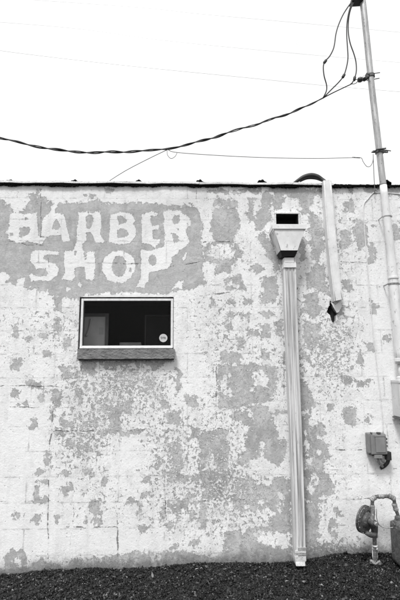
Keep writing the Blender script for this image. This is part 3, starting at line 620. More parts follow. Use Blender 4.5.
# ------------------------------------------------------------------ downspout with its hopper
ds = empty('downspout', (P(300,563,-.1).x, -.08, P(300,563,-.1).z), 'white downspout with a tapered collector hopper under the black scupper hole', 'downspout')
yF, yB = -.185, -.006
def hx(px, py, y): return P(px, py, y)
# rim
a = P(272.5, 224.0, yF-.012); b = P(306.3, 228.9, yF-.012)
rz1_, rz0_ = a.z, b.z
hop = MB()
tl = P(274, 229, yF); tr_ = P(304.6, 229, yF); bl = P(280.3, 250.3, yF); br = P(298.3, 250.3, yF)
t = .004
zt, zb = rz0_+.001, bl.z
def shell(xl, xr_, yf, z): return [(xl, yf, z), (xr_, yf, z), (xr_, yB, z), (xl, yB, z)]
ybF = yF+.0
top = shell(tl.x, tr_.x, yF, zt); bot = shell(bl.x, br.x, ybF, zb)
topi = shell(tl.x+t, tr_.x-t, yF+t, zt); boti = shell(bl.x+t, br.x-t, ybF+t, zb)
vs = top+bot+topi+boti; fs = []
for i in range(4):
    j = (i+1) % 4; fs += [(i, j, 4+j, 4+i), (8+i, 12+i, 12+j, 8+j), (4+i, 4+j, 12+j, 12+i), (i, 8+i, 8+j, j)]
hop.add(vs, fs)
hopo = hop.build('hopper', [M['hop']], ds)
# dark inside lining so that the open throat reads black
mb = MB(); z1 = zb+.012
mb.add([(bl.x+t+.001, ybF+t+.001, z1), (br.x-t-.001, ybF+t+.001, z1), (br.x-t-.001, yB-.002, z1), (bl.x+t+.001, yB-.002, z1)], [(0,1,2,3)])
mb.build('throat', M['inner_shade'], hopo)
mb = MB(); mb.box((a.x, yF-.012, rz0_), (b.x, yF+.004, rz1_), 0, .002); mb.box((a.x, yF+.0045, rz0_), (a.x+.012, yB, rz1_), 0, .002); mb.box((b.x-.012, yF+.0045, rz0_), (b.x, yB, rz1_), 0, .002)
mb.build('rim', M['duct'], hopo)
# seams at the hopper's front corners
mb = MB(); sm = .0028
mb.tube([(tl.x+.004, yF-.001, zt-.004), (bl.x+.002, ybF-.001, zb)], sm, 6); mb.build('seam', M['galv'], hopo); mb = MB(); mb.tube([(tr_.x-.004, yF-.001, zt-.004), (br.x-.002, ybF-.001, zb)], sm, 6)
mb.build('seam', M['galv'], hopo)
# pipe: fluted rectangular section following the measured centre line
yp0, yp1 = -.130, -.045     # front and back of the pipe
def flute(nrib=4):
    pr = []; n = 32
    for i in range(n+1):
        u = -1+2*i/n; g = -.010*(math.cos(u*math.pi*nrib)*.5+.5)**2 if abs(u) < .9 else 0
        pr.append((u, yp0 - g*1.0 + (.008*max(0,(abs(u)-.93)/.07)**2)))
    return pr + [(1, yp1), (-1, yp1)]
prof = flute(3.5)
cl = [(289.9,258,6.2),(291.1,300,6.2),(294.3,380,6.0),(297.9,470,5.8),(299.6,520,5.7),(300.3,548,5.6),(300.7,562,5.5)]
vs = []; 
for (cx_, cy_, hw) in cl:
    c = P(cx_, cy_, yp0); h = hw*S(yp0, cx_, cy_)
    for (u, y) in prof: vs.append((c.x+u*h, y, c.z))
n = len(prof); fs = [(i*n+k, i*n+(k+1)%n, (i+1)*n+(k+1)%n, (i+1)*n+k) for i in range(len(cl)-1) for k in range(n)]
mb = MB(); mb.add(vs, fs); pipe = mb.build('pipe', M['pipe'], ds)
# collar bands at the head
def band(py0, py1, hw, cxp, name, mat, dy=.006, par=ds):
    a = P(cxp-hw, py0, yp0-dy); b = P(cxp+hw, py1, yp0-dy); mb = MB(); mb.box((a.x, yp0-dy, b.z), (b.x, yp1+.004, a.z), 0, .002); return mb.build(name, mat, par)
band(257.5, 262.4, 4.9, 289.3, 'collar', M['white_metal'], .004); band(262.8, 267.5, 6.4, 290.1, 'collar', M['duct'], .010)
a = P(289, 250, -.1); b = P(289, 257.6, -.1); mb = MB(); c = P(288.5, 256, -.11)
mb.hexa([(bl.x+.018, yF+.03, b.z), (br.x-.022, yF+.03, b.z), (br.x-.022, -.03, b.z), (bl.x+.018, -.03, b.z), (bl.x+.003, yF+.004, zb+.002), (br.x-.003, yF+.004, zb+.002), (br.x-.003, -.01, zb+.002), (bl.x+.003, -.01, zb+.002)])
mb.build('outlet', M['inner_shade'], ds)  # funnel coloured near black as the hopper's shaded underside
# patched foot
mb = MB()
for (y0_, y1_, m_, hw) in ((547.5,550.3,1,5.8),(550.7,553.4,0,5.7),(554.0,555.8,1,5.8),(556.4,561.2,0,5.8)):
    c0 = P(300.5, y0_, yp0-.005); c1 = P(300.5, y1_, yp0-.005); h = hw*S(yp0, 300, 555)
    mb.box((c0.x-h*(.45 if m_ else .95), yp0-.0045-(.002 if m_ else 0), c1.z), (c0.x+h, yp1+.003, c0.z), m_, .0015)
mb.build('foot_patch', [M['foot'], M['galv']], ds)
a = P(295.4, 561.5, yp0-.01); b = P(306.2, 566.0, yp0-.03); mb = MB()
mb.hexa([(a.x, yp0-.035, b.z), (b.x-.005, yp0-.035, b.z), (b.x, yp1, b.z), (a.x, yp1, b.z), (a.x, yp0-.004, a.z), (b.x, yp0-.004, a.z), (b.x, yp1, a.z), (a.x, yp1, a.z)], 0, .004)
mb.build('spout', M['galv'], ds)

# ------------------------------------------------------------------ white duct cover over the roof edge, and the black hose
yd = -.085
dc = empty('duct_cover', (P(337,302,yd).x, -.04, P(337,302,yd).z), 'narrow white boxed cover running down from the roof edge to a broken black hole', 'duct')
mb = MB()
L_ = [(323.2,180.5),(324.8,200),(327.0,230),(330.0,262),(333.0,290),(334.6,301)]; R_ = [(331.2,179.5),(333.0,200),(335.6,230),(338.6,262),(341.6,290),(343.3,299)]
vs = []
for (l, r_) in zip(L_, R_):
    a = P(*l, yd); b = P(*r_, yd); vs += [(a.x, yd, a.z), (b.x, yd, b.z), (b.x, -.004 if l[1] > 190 else -.045, b.z), (a.x, -.004 if l[1] > 190 else -.045, a.z)]
fs = [(i*4+k, i*4+(k+1)%4, i*4+4+(k+1)%4, i*4+4+k) for i in range(5) for k in range(4)]+[(3,2,1,0),(20,21,22,23)]
mb.add(vs, fs); mb.build('cover', M['duct'], dc)
# folded seam lines along both edges
mb = MB(); mb.tube([P(p[0]+1.0, p[1], yd) for p in L_], .0035, 6); mb.build('seam', M['duct'], dc); mb = MB(); mb.tube([P(p[0]-1.0, p[1], yd) for p in R_], .0035, 6); mb.build('seam', M['duct'], dc)
# torn lower end
a = [P(332.6,301,yd), P(337.5,304,yd), P(343.3,299,yd), P(343.6,306,yd), P(341,311,yd), P(338.8,312,yd)]
mb = MB(); mb.add([(p.x, -.03, p.z) for p in a]+[(p.x, -.022, p.z) for p in a], [(0,1,2,3,4,5),(11,10,9,8,7,6)]+[(i,(i+1)%6,6+(i+1)%6,6+i) for i in range(6)])
mb.build('torn_end', M['conduit_white'], dc)
mb = MB(); hp = [P(293,183.6,-.02), P(298,180.5,-.025), P(304,177.0,-.03), P(311,175.4,-.03), P(317,176.6,-.035), P(321.5,179.2,-.04), P(325,181.5,-.06)]
mb.tube(hp, [.010,.017,.022,.024,.024,.02,.017], 14, sub=6); hp2 = [P(300,181.5,.0), P(307,178.8,.0), P(315,178.8,.0), P(322,181,-.03)]; mb.tube(hp2, .008, 8, sub=5)
o = mb.build('roof_hose', M['black'], None); tag(o, 'thick black hose arching over the roof edge into the white duct cover', 'hose')

# ------------------------------------------------------------------ service mast
ym = -.10
mast = empty('service_mast', (P(386,200,ym).x, ym, 2.0), 'tall electrical service mast, bare metal above the roof and white painted below', 'mast')
U = [(360.9,-14),(362.7,0),(367.4,44),(371.9,88),(377.2,133),(382.2,176),(383.3,186)]
mb = MB(); mb.tube([P(*p, ym) for p in U], [.031]*7, 20, sub=2); mb.build('upper_pipe', M['galv'], mast)
Lw = [(383.3,185.5),(385.6,205),(388.0,225),(391.6,262),(394.4,292),(398.2,335),(400.8,364)]
mb = MB(); mb.tube([P(*p, ym) for p in Lw], [.034,.034,.036,.041,.044,.046,.046], 20, sub=2); mb.build('lower_pipe', M['conduit_white'], mast)
def mring(pxa, pya, r, h, name, mat, lugs=True):
    c = P(pxa, pya, ym); mb = MB(); mb.lathe(c-Vector((0,0,h/2)), (0,0,1), [(0, r), (.002, r+.004), (h-.002, r+.004), (h, r)], 20)
    if lugs:
        mb.box((c.x-r-.012, ym-.006, c.z-h*.4), (c.x-r+.002, ym+.006, c.z+h*.4)); mb.box((c.x+r-.002, ym-.006, c.z-h*.4), (c.x+r+.012, ym+.006, c.z+h*.4))
        mb.box((c.x-r-.011, ym+.006, c.z-h*.3), (c.x-r-.004, -.003, c.z+h*.3)); mb.box((c.x+r+.004, ym+.006, c.z-h*.3), (c.x+r+.011, -.003, c.z+h*.3))
    return mb.build(name, mat, mast)
mring(387.3, 216.5, .037, .012, 'strap', M['galv']); mring(393.8, 284, .046, .016, 'strap', M['ironpale']); 
mring(393.2, 278, .046, .02, 'coupling', M['conduit_white'], False); mring(400.3, 360, .049, .03, 'coupling', M['conduit_white'], False)
# weatherhead
c = P(361.4,-9, ym); mb = MB()
mb.lathe(c-Vector((0,0,.06)), (0,0,1), [(0,.036),(.03,.04),(.1,.05),(.14,.046),(.165,.03),(.172,.01)], 20)
hd = P(355.5, -1, ym-.02); mb.hexa([(hd.x-.05, ym-.05, hd.z-.045), (c.x, ym-.045, hd.z-.03), (c.x, ym+.045, hd.z-.03), (hd.x-.05, ym+.04, hd.z-.045), (hd.x-.03, ym-.045, hd.z+.03), (c.x, ym-.045, c.z+.06), (c.x, ym+.045, c.z+.06), (hd.x-.03, ym+.04, hd.z+.03)], 0, .008)
mb.build('weatherhead', M['black'], mast)
# attachment: clamp with insulator and bolts
c = P(370.9, 76, ym); mb = MB(); mb.lathe(c-Vector((0,0,.02)), (0,0,1), [(0,.033),(.004,.039),(.034,.039),(.04,.033)], 20)
mb.tube([c+Vector((-.045,-.03,-.005)), P(380.0,72.6,ym-.03)], .0045, 8); mb.tube([c+Vector((-.03,.03,-.03)), P(379.6,78.2,ym-.03)], .0045, 8)
mb.box((c.x-.055, ym-.03, c.z-.028), (c.x-.032, ym+.03, c.z+.016), 0, .002); mb.build('clamp', M['iron'], mast)
a = P(357.8, 80.3, ym-.01); b = P(367.5, 77.8, ym-.01); ax = (b-a)
mb = MB(); L = ax.length; mb.lathe(a, ax, [(0,.012),(.008,.024),(.03,.028),(.05,.02),(.07,.028),(L-.01,.022),(L,.01)], 18)
mb.tube([a+Vector((0,0,.012)), b+Vector((0,0,.03))], .004, 8); mb.build('insulator', M['porcelain'], mast)
c = P(379.6, 152, ym); mb = MB(); mb.lathe(c-Vector((0,0,.018)), (0,0,1), [(0,.033),(.004,.041),(.03,.041),(.036,.033)], 20)
mb.box((c.x-.075, ym-.025, c.z-.018), (c.x+.075, ym-.012, c.z+.006), 0, .002); mb.tube([c+Vector((-.09,-.03,-.02)), c+Vector((-.03,-.02,.014))], .007, 8); mb.tube([c+Vector((.03,-.02,.014)), c+Vector((.1,-.03,-.004))], .005, 8)
mb.tube([c+Vector((-.05,-.045,.002)), c+Vector((.045,-.045,.016))], .008, 8)
mb.build('clamp', M['iron'], mast)

# ------------------------------------------------------------------ wires
def wire(name, pts, r, mat, label, cat, grp=None, sub=8, n=6, extra=None):
    mb = MB(); mb.tube(pts, r, n, sub=sub); 
    if extra: extra(mb)
    return tag(mb.build(name, mat, None), label, cat, grp)
main = [(324,97.5),(300,109),(270,120),(240,129),(215,137),(190,144),(165,149),(140,151),(110,152.3),(80,152),(50,149),(20,142.5),(0,137.8),(-60,119),(-160,78)]
mp = []
for i, (x_, y_) in enumerate(main): mp.append(P(x_, y_, ym-.02-.45*(1-(x_+160)/484)**1.0))
bare, _ = smooth_path(mp, 1, 22)
sd = MB()
def strand(ph, r, off):
    pts = []; s_ = 0
    for i, p in enumerate(bare):
        if i: s_ += (p-bare[i-1]).length
        k_ = min(1, .25+s_*2); a = ph+s_*2*math.pi/.36+1.1*math.sin(s_*2.3+ph); o_ = off*k_*(1+.45*math.sin(s_*3.7+ph*2)+.25*math.sin(s_*9.1+ph))
        t_ = (bare[min(i+1,len(bare)-1)]-bare[max(i-1,0)]).normalized(); u = Vector((0,0,1)); u = (u-t_*u.dot(t_)).normalized(); w = t_.cross(u)
        pts.append(p+u*(o_*math.cos(a))+w*(o_*math.sin(a)))
    return pts
sdE = empty('service_drop', P(324,97.5,ym-.02), 'thick twisted black cable sagging across the sky to the mast', 'cable')
for ph, r, of in ((0,.0055,.0075),(2.1,.0055,.0075),(4.2,.0042,.0065)):
    mb = MB(); mb.tube(strand(ph, r, of), r, 7); mb.build('strand', M['black'], sdE)
mb = MB(); pts = [P(324,97.5,ym-.02), P(333,92.8,ym-.02), P(343,88,ym-.02), P(351.5,84,ym-.015)]; mb.tube(pts, .0055, 7, sub=6)
mb.build('messenger_wire', M['black'], sdE)
mb = MB(); lp = [P(351.5,84,ym-.015), P(353,81,ym-.03), P(356,79.5,ym-.02), P(358,80.2,ym-.01), P(356.5,82.8,ym), P(353.5,84,ym), P(350.5,83.5,ym)]; mb.tube(lp, .004, 7, sub=5); mb.build('wire_grip', M['ironpale'], sdE)
def splice(q, dr, L=.05, r=.013):
    def f(mb):
        a = P(*q, ym-.04); mb.tube([a-dr*L/2, a-dr*L*.3, a+dr*L*.3, a+dr*L/2], [r*.5, r, r, r*.5], 10)
    return f
def lead(pts, dy, label, sp, dr):
    n_ = len(pts); q = [P(x_, y_, ym-.03-dy*math.sin(math.pi*i/(n_-1))) for i, (x_, y_) in enumerate(pts)]
    e = empty('service_lead', q[0], label, 'cable', None); mb = MB(); mb.tube(q, .0062, 8, sub=8); mb.build('lead', M['black'], e)
    mb = MB(); a = P(*sp, ym-.03-dy*.8); dr = Vector(dr).normalized(); L = .055; r = .014
    mb.tube([a-dr*L/2, a-dr*L*.3, a+dr*L*.3, a+dr*L/2], [r*.5, r, r, r*.5], 10); mb.build('splice', M['black'], e)
lead([(352.5,1),(348,7),(343,15),(338.6,25),(336,34),(334.6,44),(333,50),(329.5,56.5),(325,61.5),(323.4,67),(324.2,76),(326.6,85),(326.4,91),(323.4,97.4)], .04, 'black looped cable hanging farthest from the mast with a splice on its bend', (325.2,61.6), (-.6,0,-.8))
lead([(353,1),(349.5,10),(347.2,22),(346.8,35),(347.6,48),(348,58),(346.6,67),(343.8,75.5),(339,82),(331,90),(324.5,96.8)], .02, 'black looped cable in the middle, its splice low beside the service drop', (343.6,76), (-.5,0,-.85))
lead([(354.4,1),(350.5,10),(348.6,20),(348.4,32),(350.2,43),(354,54),(356,62),(356.4,71),(354.6,78.5),(351.8,83.6)], -.0, 'black looped cable hanging nearest the mast and ending above the insulator', (354.6,78.6), (-.2,0,-.9))
yt = -.14
wire('telephone_line', [P(168.5,150,-.26), P(175,152.2,-.26), P(200,154.3,-.24), P(240,156.6,-.22), P(280,158,-.19), P(320,158.4,-.16), P(353,157.6,yt)], .0032, M['wire'], 'thin grey telephone line running level above the roof to the lower mast clamp', 'wire')
wire('telephone_drop', [P(353,157.4,yt), P(361,157.8,yt), P(363.4,162,yt), P(367,166.5,yt), P(370.5,166,yt), P(373,161,yt), P(373.2,154,yt)], .0032, M['wire'], 'short drooping loop of thin wire beside the lower mast clamp', 'wire')
mb = MB(); mb.tube([P(352.5,157.3,yt), P(360,157.8,yt)], .006, 8); tag(mb.build('wire_clamp', M['ironpale'], None), 'small sleeve clamp at the end of the thin telephone line', 'clamp')
wire('guy_wire', [P(104.5,184,.0), P(125,171,-.09), P(148,159,-.18), P(167.5,149.6,-.265)], .0034, M['wire'], 'thin slanting wire rising from the roof edge to the twisted cable', 'wire', sub=3)
wire('tie_wire', [P(167,150,-.265), P(167.5,155,-.265), P(171,158.5,-.265), P(175,156.5,-.265), P(177,153,-.26)], .0026, M['wire'], 'tiny loose loop of wire hanging under the twisted cable', 'wire')
wire('ground_wire', [P(373.2,154,yt), P(373.8,170,-.10), P(374.6,186,-.045), P(374.8,191,-.05), P(374.2,194,-.012)], .0032, M['wire'], 'thin wire dropping straight from the lower clamp over the roof edge', 'wire', sub=4)
wire('painted_cable', [P(402,194.5,-.006), P(390,193.2,-.006), P(378,192.6,-.008), P(373.5,192.8,-.009), P(368,199,-.008), P(363.8,205.5,-.008), P(364.2,225,-.007), P(366.6,255,-.007), P(369.6,290,-.007), P(373,330,-.006), P(377.5,370,-.006), P(381.5,405,-.006), P(383.2,434,-.006)], .0045, M['wirepaint'], 'thin cable painted over white, stapled down the wall left of the mast', 'cable', sub=5)
for pts, lab in (([(-40,44),(10,52),(120,65),(250,78),(330,86),(440,95)], 'faint distant power wire crossing the sky above the twisted cable, lowest of the far wires'), ([(-120,14),(60,27),(160,40),(280,52),(440,66)], 'faint distant power wire crossing the middle of the sky'), ([(-120,-10),(120,6),(200,14),(300,23),(440,36)], 'faint distant power wire crossing the top of the sky')):
    wire('power_wire', [P(*p, 22) for p in pts], 0.009 if pts[0][0] == -40 else .0055, M['farwire'], lab, 'wire', 'distant power wires', sub=6)

# ------------------------------------------------------------------ meter enclosure at the right edge
yb = -.16
mbx = empty('electric_meter_box', (P(402,400,-.1).x, -.1, P(400,419,-.1).z), 'white painted electric meter box under the mast at the right edge', 'meter box')
a = P(391.0, 381, -.004); b = P(393.2, 416, -.004); w = .27; b2 = P(394.4, 418, -.004)
mb = MB(); mb.hexa([(b.x, yb, b.z), (b.x+w, yb, b.z), (b.x+w+.01, -.006, b.z+.015), (b.x, -.006, b.z+.004), (a.x, yb, a.z), (a.x+w+.02, yb, a.z), (a.x+w+.02, -.006, a.z+.006), (a.x, -.006, a.z+.006)], 0, .005)
mb.build('box', M['meterbox'], mbx)
mb = MB(); mb.box((a.x-.004, yb-.008, a.z-.014), (a.x+w+.024, -.006, a.z+.009), 0, .002); mb.build('hood', M['meterbox'], mbx)
mb = MB(); mb.box((b.x+.012, yb-.006, b.z+.02), (b.x+w-.014, yb-.0005, a.z-.03), 0, .002); mb.box((b.x+.03, yb-.012, b.z+.03), (b.x+.05, yb-.0065, b.z+.06), 0, .002); mb.build('lid', M['conduit_white'], mbx)
mb = MB(); mb.lathe((b.x+w*.55, yb-.005, (a.z+b.z)/2+.03), (0,-1,0), [(0,.075),(.02,.075),(.022,.066),(.07,.06),(.085,.045)], 28); mb.build('meter', M['plate'], mbx)
mb = MB(); mb.box((b.x-.012, yb+.002, b.z-.012), (b.x+w, -.01, b.z-.001), 0, .002); mb.build('base', M['iron'], mbx)
mb = MB(); c = P(400.8, 364, ym); mb.tube([c, (c.x+.012, ym, a.z)], .03, 14); mb.lathe((c.x+.008, ym, a.z-.0), (0,0,1), [(0,.055),(.035,.055),(.045,.04)], 18); mb.build('hub', M['meterbox'], mbx)

# ------------------------------------------------------------------ small grey utility box
yu = -.11
ub = empty('utility_box', (P(377,458,-.06).x, -.05, P(377,458,-.06).z), 'small grey utility box with rounded lid on the wall above the gas meter', 'utility box')
a = P(367.0, 432.5, -.004); b = P(388.0, 454.6, yu); a = Vector((a.x-.006, yu, a.z))
mb = MB(); mb.box((a.x-.014, yu+.028, b.z+.004), (b.x-.002, -.004, a.z+.002), 0, .008); mb.build('case', M['box'], ub)
mb = MB(); mb.hexa([(a.x, yu, b.z), (b.x, yu, b.z), (b.x, yu+.03, b.z-.002), (a.x, yu+.03, b.z-.002), (a.x+.004, yu+.004, a.z-.002), (b.x-.004, yu+.004, a.z-.002), (b.x, yu+.03, a.z), (a.x, yu+.03, a.z)], 0, .008)
lid = mb.build('lid', M['box'], ub)
mb = MB(); mb.box((a.x+.036, yu-.005, b.z+.018), (b.x-.018, yu-.0005, a.z-.028), 0, .003); mb.box((a.x+.03, yu-.004, a.z-.024), (b.x-.012, yu-.0006, a.z-.012), 0, .002); mb.build('lid_panel', M['boxlid'], lid)
for (p_, q_) in (((a.x+.004, yu, a.z+.001), (a.x+.014, yu+.03, a.z+.014)), ((a.x+.06, yu, a.z+.001), (a.x+.09, yu+.03, a.z+.014))):
    mb = MB(); mb.box(p_, q_, 0, .002); mb.build('lug', M['iron'], ub)
for z_ in (.06,.09,.12):
    mb = MB(); mb.box((b.x-.002, yu+.012, b.z+z_), (b.x+.010, yu+.05, b.z+z_+.02), 0, .002); mb.build('hinge', M['iron'], ub)
mb = MB(); l_ = P(375, 455.5, yu); r__ = P(383, 458.2, yu); mb.box((l_.x, yu+.004, r__.z-.004), (r__.x, yu+.03, b.z-.003), 0, .003); mb.build('latch', M['boxlid'], ub)
mb = MB(); mb.box((a.x+.012, yu+.032, b.z-.018), (b.x-.01, -.004, b.z+.004), 0, .004); 
mb.tube([P(388.3,452,-.06), P(388.6,458,-.06), P(387.6,462.5,-.055), P(384.5,466,-.03), P(381,468,-.004)], .016, 12, sub=4); mb.box((P(385.4,451,-.06).x, -.085, P(386,460,-.06).z), (P(390.2,451,-.06).x, -.03, P(386,451.5,-.06).z), 0, .004); mb.build('conduit', M['black'], ub)
mb = MB(); mb.tube([P(378,459,-.06), P(379,463,-.05), P(383,466.5,-.03)], .012, 10, sub=4); mb.tube([P(381,459,-.075), P(384,462.5,-.06)], .01, 8); mb.build('conduit_elbow', M['ironpale'], ub)

# ------------------------------------------------------------------ gas meter
yg = -.22
gm_ = empty('gas_meter', (P(398,565,yg).x, yg, P(398,562,yg).z), 'iron gas meter with round regulator and looped pipes at the foot of the wall', 'gas meter')
c = P(366.2, 519.8, yg); ax = Vector((.60,-.79,-.12)).normalized()
s0 = S(yg, 367, 519)
mb = MB(); k_ = 13.4*s0
mb.lathe(c-ax*.02, ax, [(-.045,k_*.30),(-.035,k_*.55),(-.012,k_*.86),(-.008,k_*.90),(-.008,k_*1.0),(.006,k_*1.0),(.0065,k_*.94),(.012,k_*.94),(.0125,k_*1.0),(.022,k_*1.0),(.0225,k_*.90),(.026,k_*.84),(.028,k_*.70),(.022,k_*.66),(.024,k_*.60),(.040,k_*.48),(.048,k_*.34),(.050,k_*.28)], 40)
u_ = ax.cross(Vector((0,0,1))).normalized(); w_ = ax.cross(u_)
reg = mb.build('regulator', M['iron'], gm_)
for i in range(8):
    an = 2*math.pi*(i+.5)/8; pc = c-ax*.0+(u_*math.cos(an)+w_*math.sin(an))*k_*.95; mb = MB(); mb.lathe(pc, ax, [(0,.006),(.007,.006)], 6); mb.build('bolt', M['ironpale'], reg)
mb = MB(); nb = c+ax*.026; mb.lathe(nb, ax, [(0,.024),(.03,.024),(.032,.030),(.045,.030),(.05,.026)], 16)
j1 = nb+ax*.035
mb.tube([j1, j1+Vector((.012,.03,-.02)), P(374.2,524,yg+.01), P(374.6,530,yg+.025), P(374.5,535,yg+.03)], [.024,.03,.032,.028,.024], 14, sub=4)
mb.tube([j1+Vector((-.01,.0,0)), P(372.6,512,yg+.02), P(372.5,508,yg+.03)], [.022,.02,.018], 12, sub=3); mb.build('valve_body', M['iron'], gm_)
mb = MB(); mb.tube([nb+ax*.046, nb+ax*.075], .017, 12); mb.build('plug', M['ironpale'], gm_)
mb = MB(); q_ = c+ax*.005; mb.tube([q_+Vector((-.02,-.015,-k_*.82)), q_+Vector((.02,-.02,-k_*.98)), q_+Vector((.065,-.0,-k_*1.02))], [.018,.022,.022], 12, sub=3); mb.build('vent_elbow', M['iron'], gm_)
def fit(mb, p, ax_, r, L): 
    ax_ = Vector(ax_).normalized(); mb.lathe(p-ax_*L/2, ax_, [(0,r*.92),(L*.12,r),(L*.3,r),(L*.34,r*.9),(L*.66,r*.9),(L*.7,r),(L*.88,r),(L,r*.92)], 16)
mb = MB(); yp = yg+.03
loop = [P(372.6,516,yp), P(372.4,507,yp), P(372.6,500.5,yp), P(374,497.2,yp), P(378,496.6,yp), P(386,496.3,yp), P(391,496.6,yp), P(393.8,498.4,yp), P(394.6,503,yp), P(396.2,510,yp), P(398.4,516,yp)]
mb.tube(loop, .0145, 12, sub=4)
mb.tube([P(374.4,532,yp), P(374.6,540,yp), P(375.0,550,yp-.01), P(375.4,560,yp-.02), P(375.6,572,yp-.02)], .0165, 12, sub=2)
mb.build('pipe', M['iron'], gm_)
for (fp, fa_, fr_, fl_) in ((P(373.2,498.6,yp), (1,0,.7), .022, .05), (P(381,496.5,yp), (1,0,0), .0185, .05), (P(391.8,497.4,yp), (1,0,-.6), .023, .055), (P(395.2,507,yp), (.25,0,-1), .022, .06), (P(372.5,508,yp), (0,0,1), .021, .05), (P(374.5,534,yp), (0,0,1), .028, .05)):
    mb = MB(); fit(mb, fp, fa_, fr_, fl_); mb.build('fitting', M['ironpale'], gm_)
mb = MB(); q0 = P(374.8,546,yp-.005); fit(mb, P(374.9,547,yp), (0,0,1), .024, .035); mb.lathe(P(375.2,559,yp), (0,0,1), [(0,.019),(.02,.022),(.055,.021),(.075,.0175)], 14); mb.build('wrapped_joint', M['white_metal'], gm_)
mb = MB(); z_ = P(375.4,561,yp); fit(mb, P(375.5,562.5,yp-.02), (.9,0,-.15), .017, .085); mb.tube([P(370.5,560,yp-.03), P(375,564,yp-.04), P(380,561,yp-.03)], .009, 8, sub=3); mb.build('shutoff_valve', M['ironpale'], gm_)
mb = MB(); mb.tube([P(376.5,509,yp-.02), P(376.8,518,yp-.02), P(379,524.5,yp-.02), P(384,527.5,yp-.02), P(391,527.8,yp-.02), P(397,526,yp-.02)], .0042, 8, sub=4); mb.build('vent_tube', M['ironpale'], gm_)
# meter body (mostly beyond the frame)
a = P(391.5, 524, yg-.03); g0 = P(393, 566, yg-.03); mb = MB()
mb.box((a.x+.03, yg-.12, g0.z), (a.x+.34, yg+.10, a.z), 0, .03); mb.build('meter_body', M['iron'], gm_)
mb = MB(); mb.lathe(P(399.0,523.5,yg), (0,0,1), [(-.03,.05),(0,.052),(.02,.045),(.03,.032),(.055,.03),(.06,.022)], 20); mb.build('union', M['iron'], gm_); mb = MB(); mb.lathe(P(399,523.5,yg)+Vector((.22,0,0)), (0,0,1), [(-.03,.05),(0,.052),(.02,.045),(.03,.032),(.055,.03)], 20)
mb.build('union', M['iron'], gm_)
mb = MB(); mb.box((a.x+.08, yg-.128, a.z-.13), (a.x+.24, yg-.1205, a.z-.04), 0, .003); mb.build('dial', M['plate'], gm_)

# ------------------------------------------------------------------ ground
gx_ = np.array([P(*p).x for p in GP]); gz_ = np.array([P(*p).z for p in GP])
def hnoise(x, y):
    return .010*np.sin(x*7.3+y*3.1)+.007*np.sin(x*15.1-y*11.7+1.2)+.005*np.sin(x*31+y*27)+.004*np.sin(x*57-y*49+2)
def H(x, y):
    b_ = np.interp(x, gx_, gz_); k_ = np.exp(-np.maximum(0, -y)/.9)
    far = np.clip((-y-1)/3, 0, 1)
    base = b_*k_ + (-.035)*(1-k_)
    return base + hnoise(x, y)*(1-far*.5)*np.clip((-y)/.05, .25, 1)
gm2, nt, b = newmat('dark crushed stone ground'); k = N(nt); v = k.pos()
vo = k.n('ShaderNodeTexVoronoi'); vo.inputs['Scale'].default_value = 75; nt.links.new(v, vo.inputs['Vector'])
base = k.mapr(k.m('MULTIPLY', vo.outputs['Distance'], k.noise(60, 3, .6, v)), .05, .5, .004, .02); k.put(b.inputs['Base Color'], k.grey(base)); b.inputs['Roughness'].default_value = .8
k.put(b.inputs['Normal'], k.bump(vo.outputs['Distance'], .012, 1))
gxs = np.concatenate([np.linspace(-400,-8,20), np.linspace(-7.5,7.5,501), np.linspace(8,400,20)]); gys = np.concatenate([np.linspace(-400,-8,20), np.linspace(-7.5,.06,300), [6.9, 30, 120, 400]])
GX, GY = np.meshgrid(gxs, gys); GZ = H(GX, GY)-.006; GZ = np.where(GY > .1, -.05, GZ); GZ = np.where(np.abs(GX) > 7.6, -.04, GZ); GZ = np.where(GY < -7.6, -.04, GZ)
cg = np.stack([GX, GY, GZ], -1).reshape(-1,3); I = np.arange(GX.size).reshape(GX.shape); qg = np.stack([I[:-1,:-1], I[:-1,1:], I[1:,1:], I[1:,:-1]], -1).reshape(-1,4)
me = np_mesh('ground', cg, qg); me.polygons.foreach_set('use_smooth', [True]*len(me.polygons)); o = link('ground', me, gm2); tag(o, kind='structure')
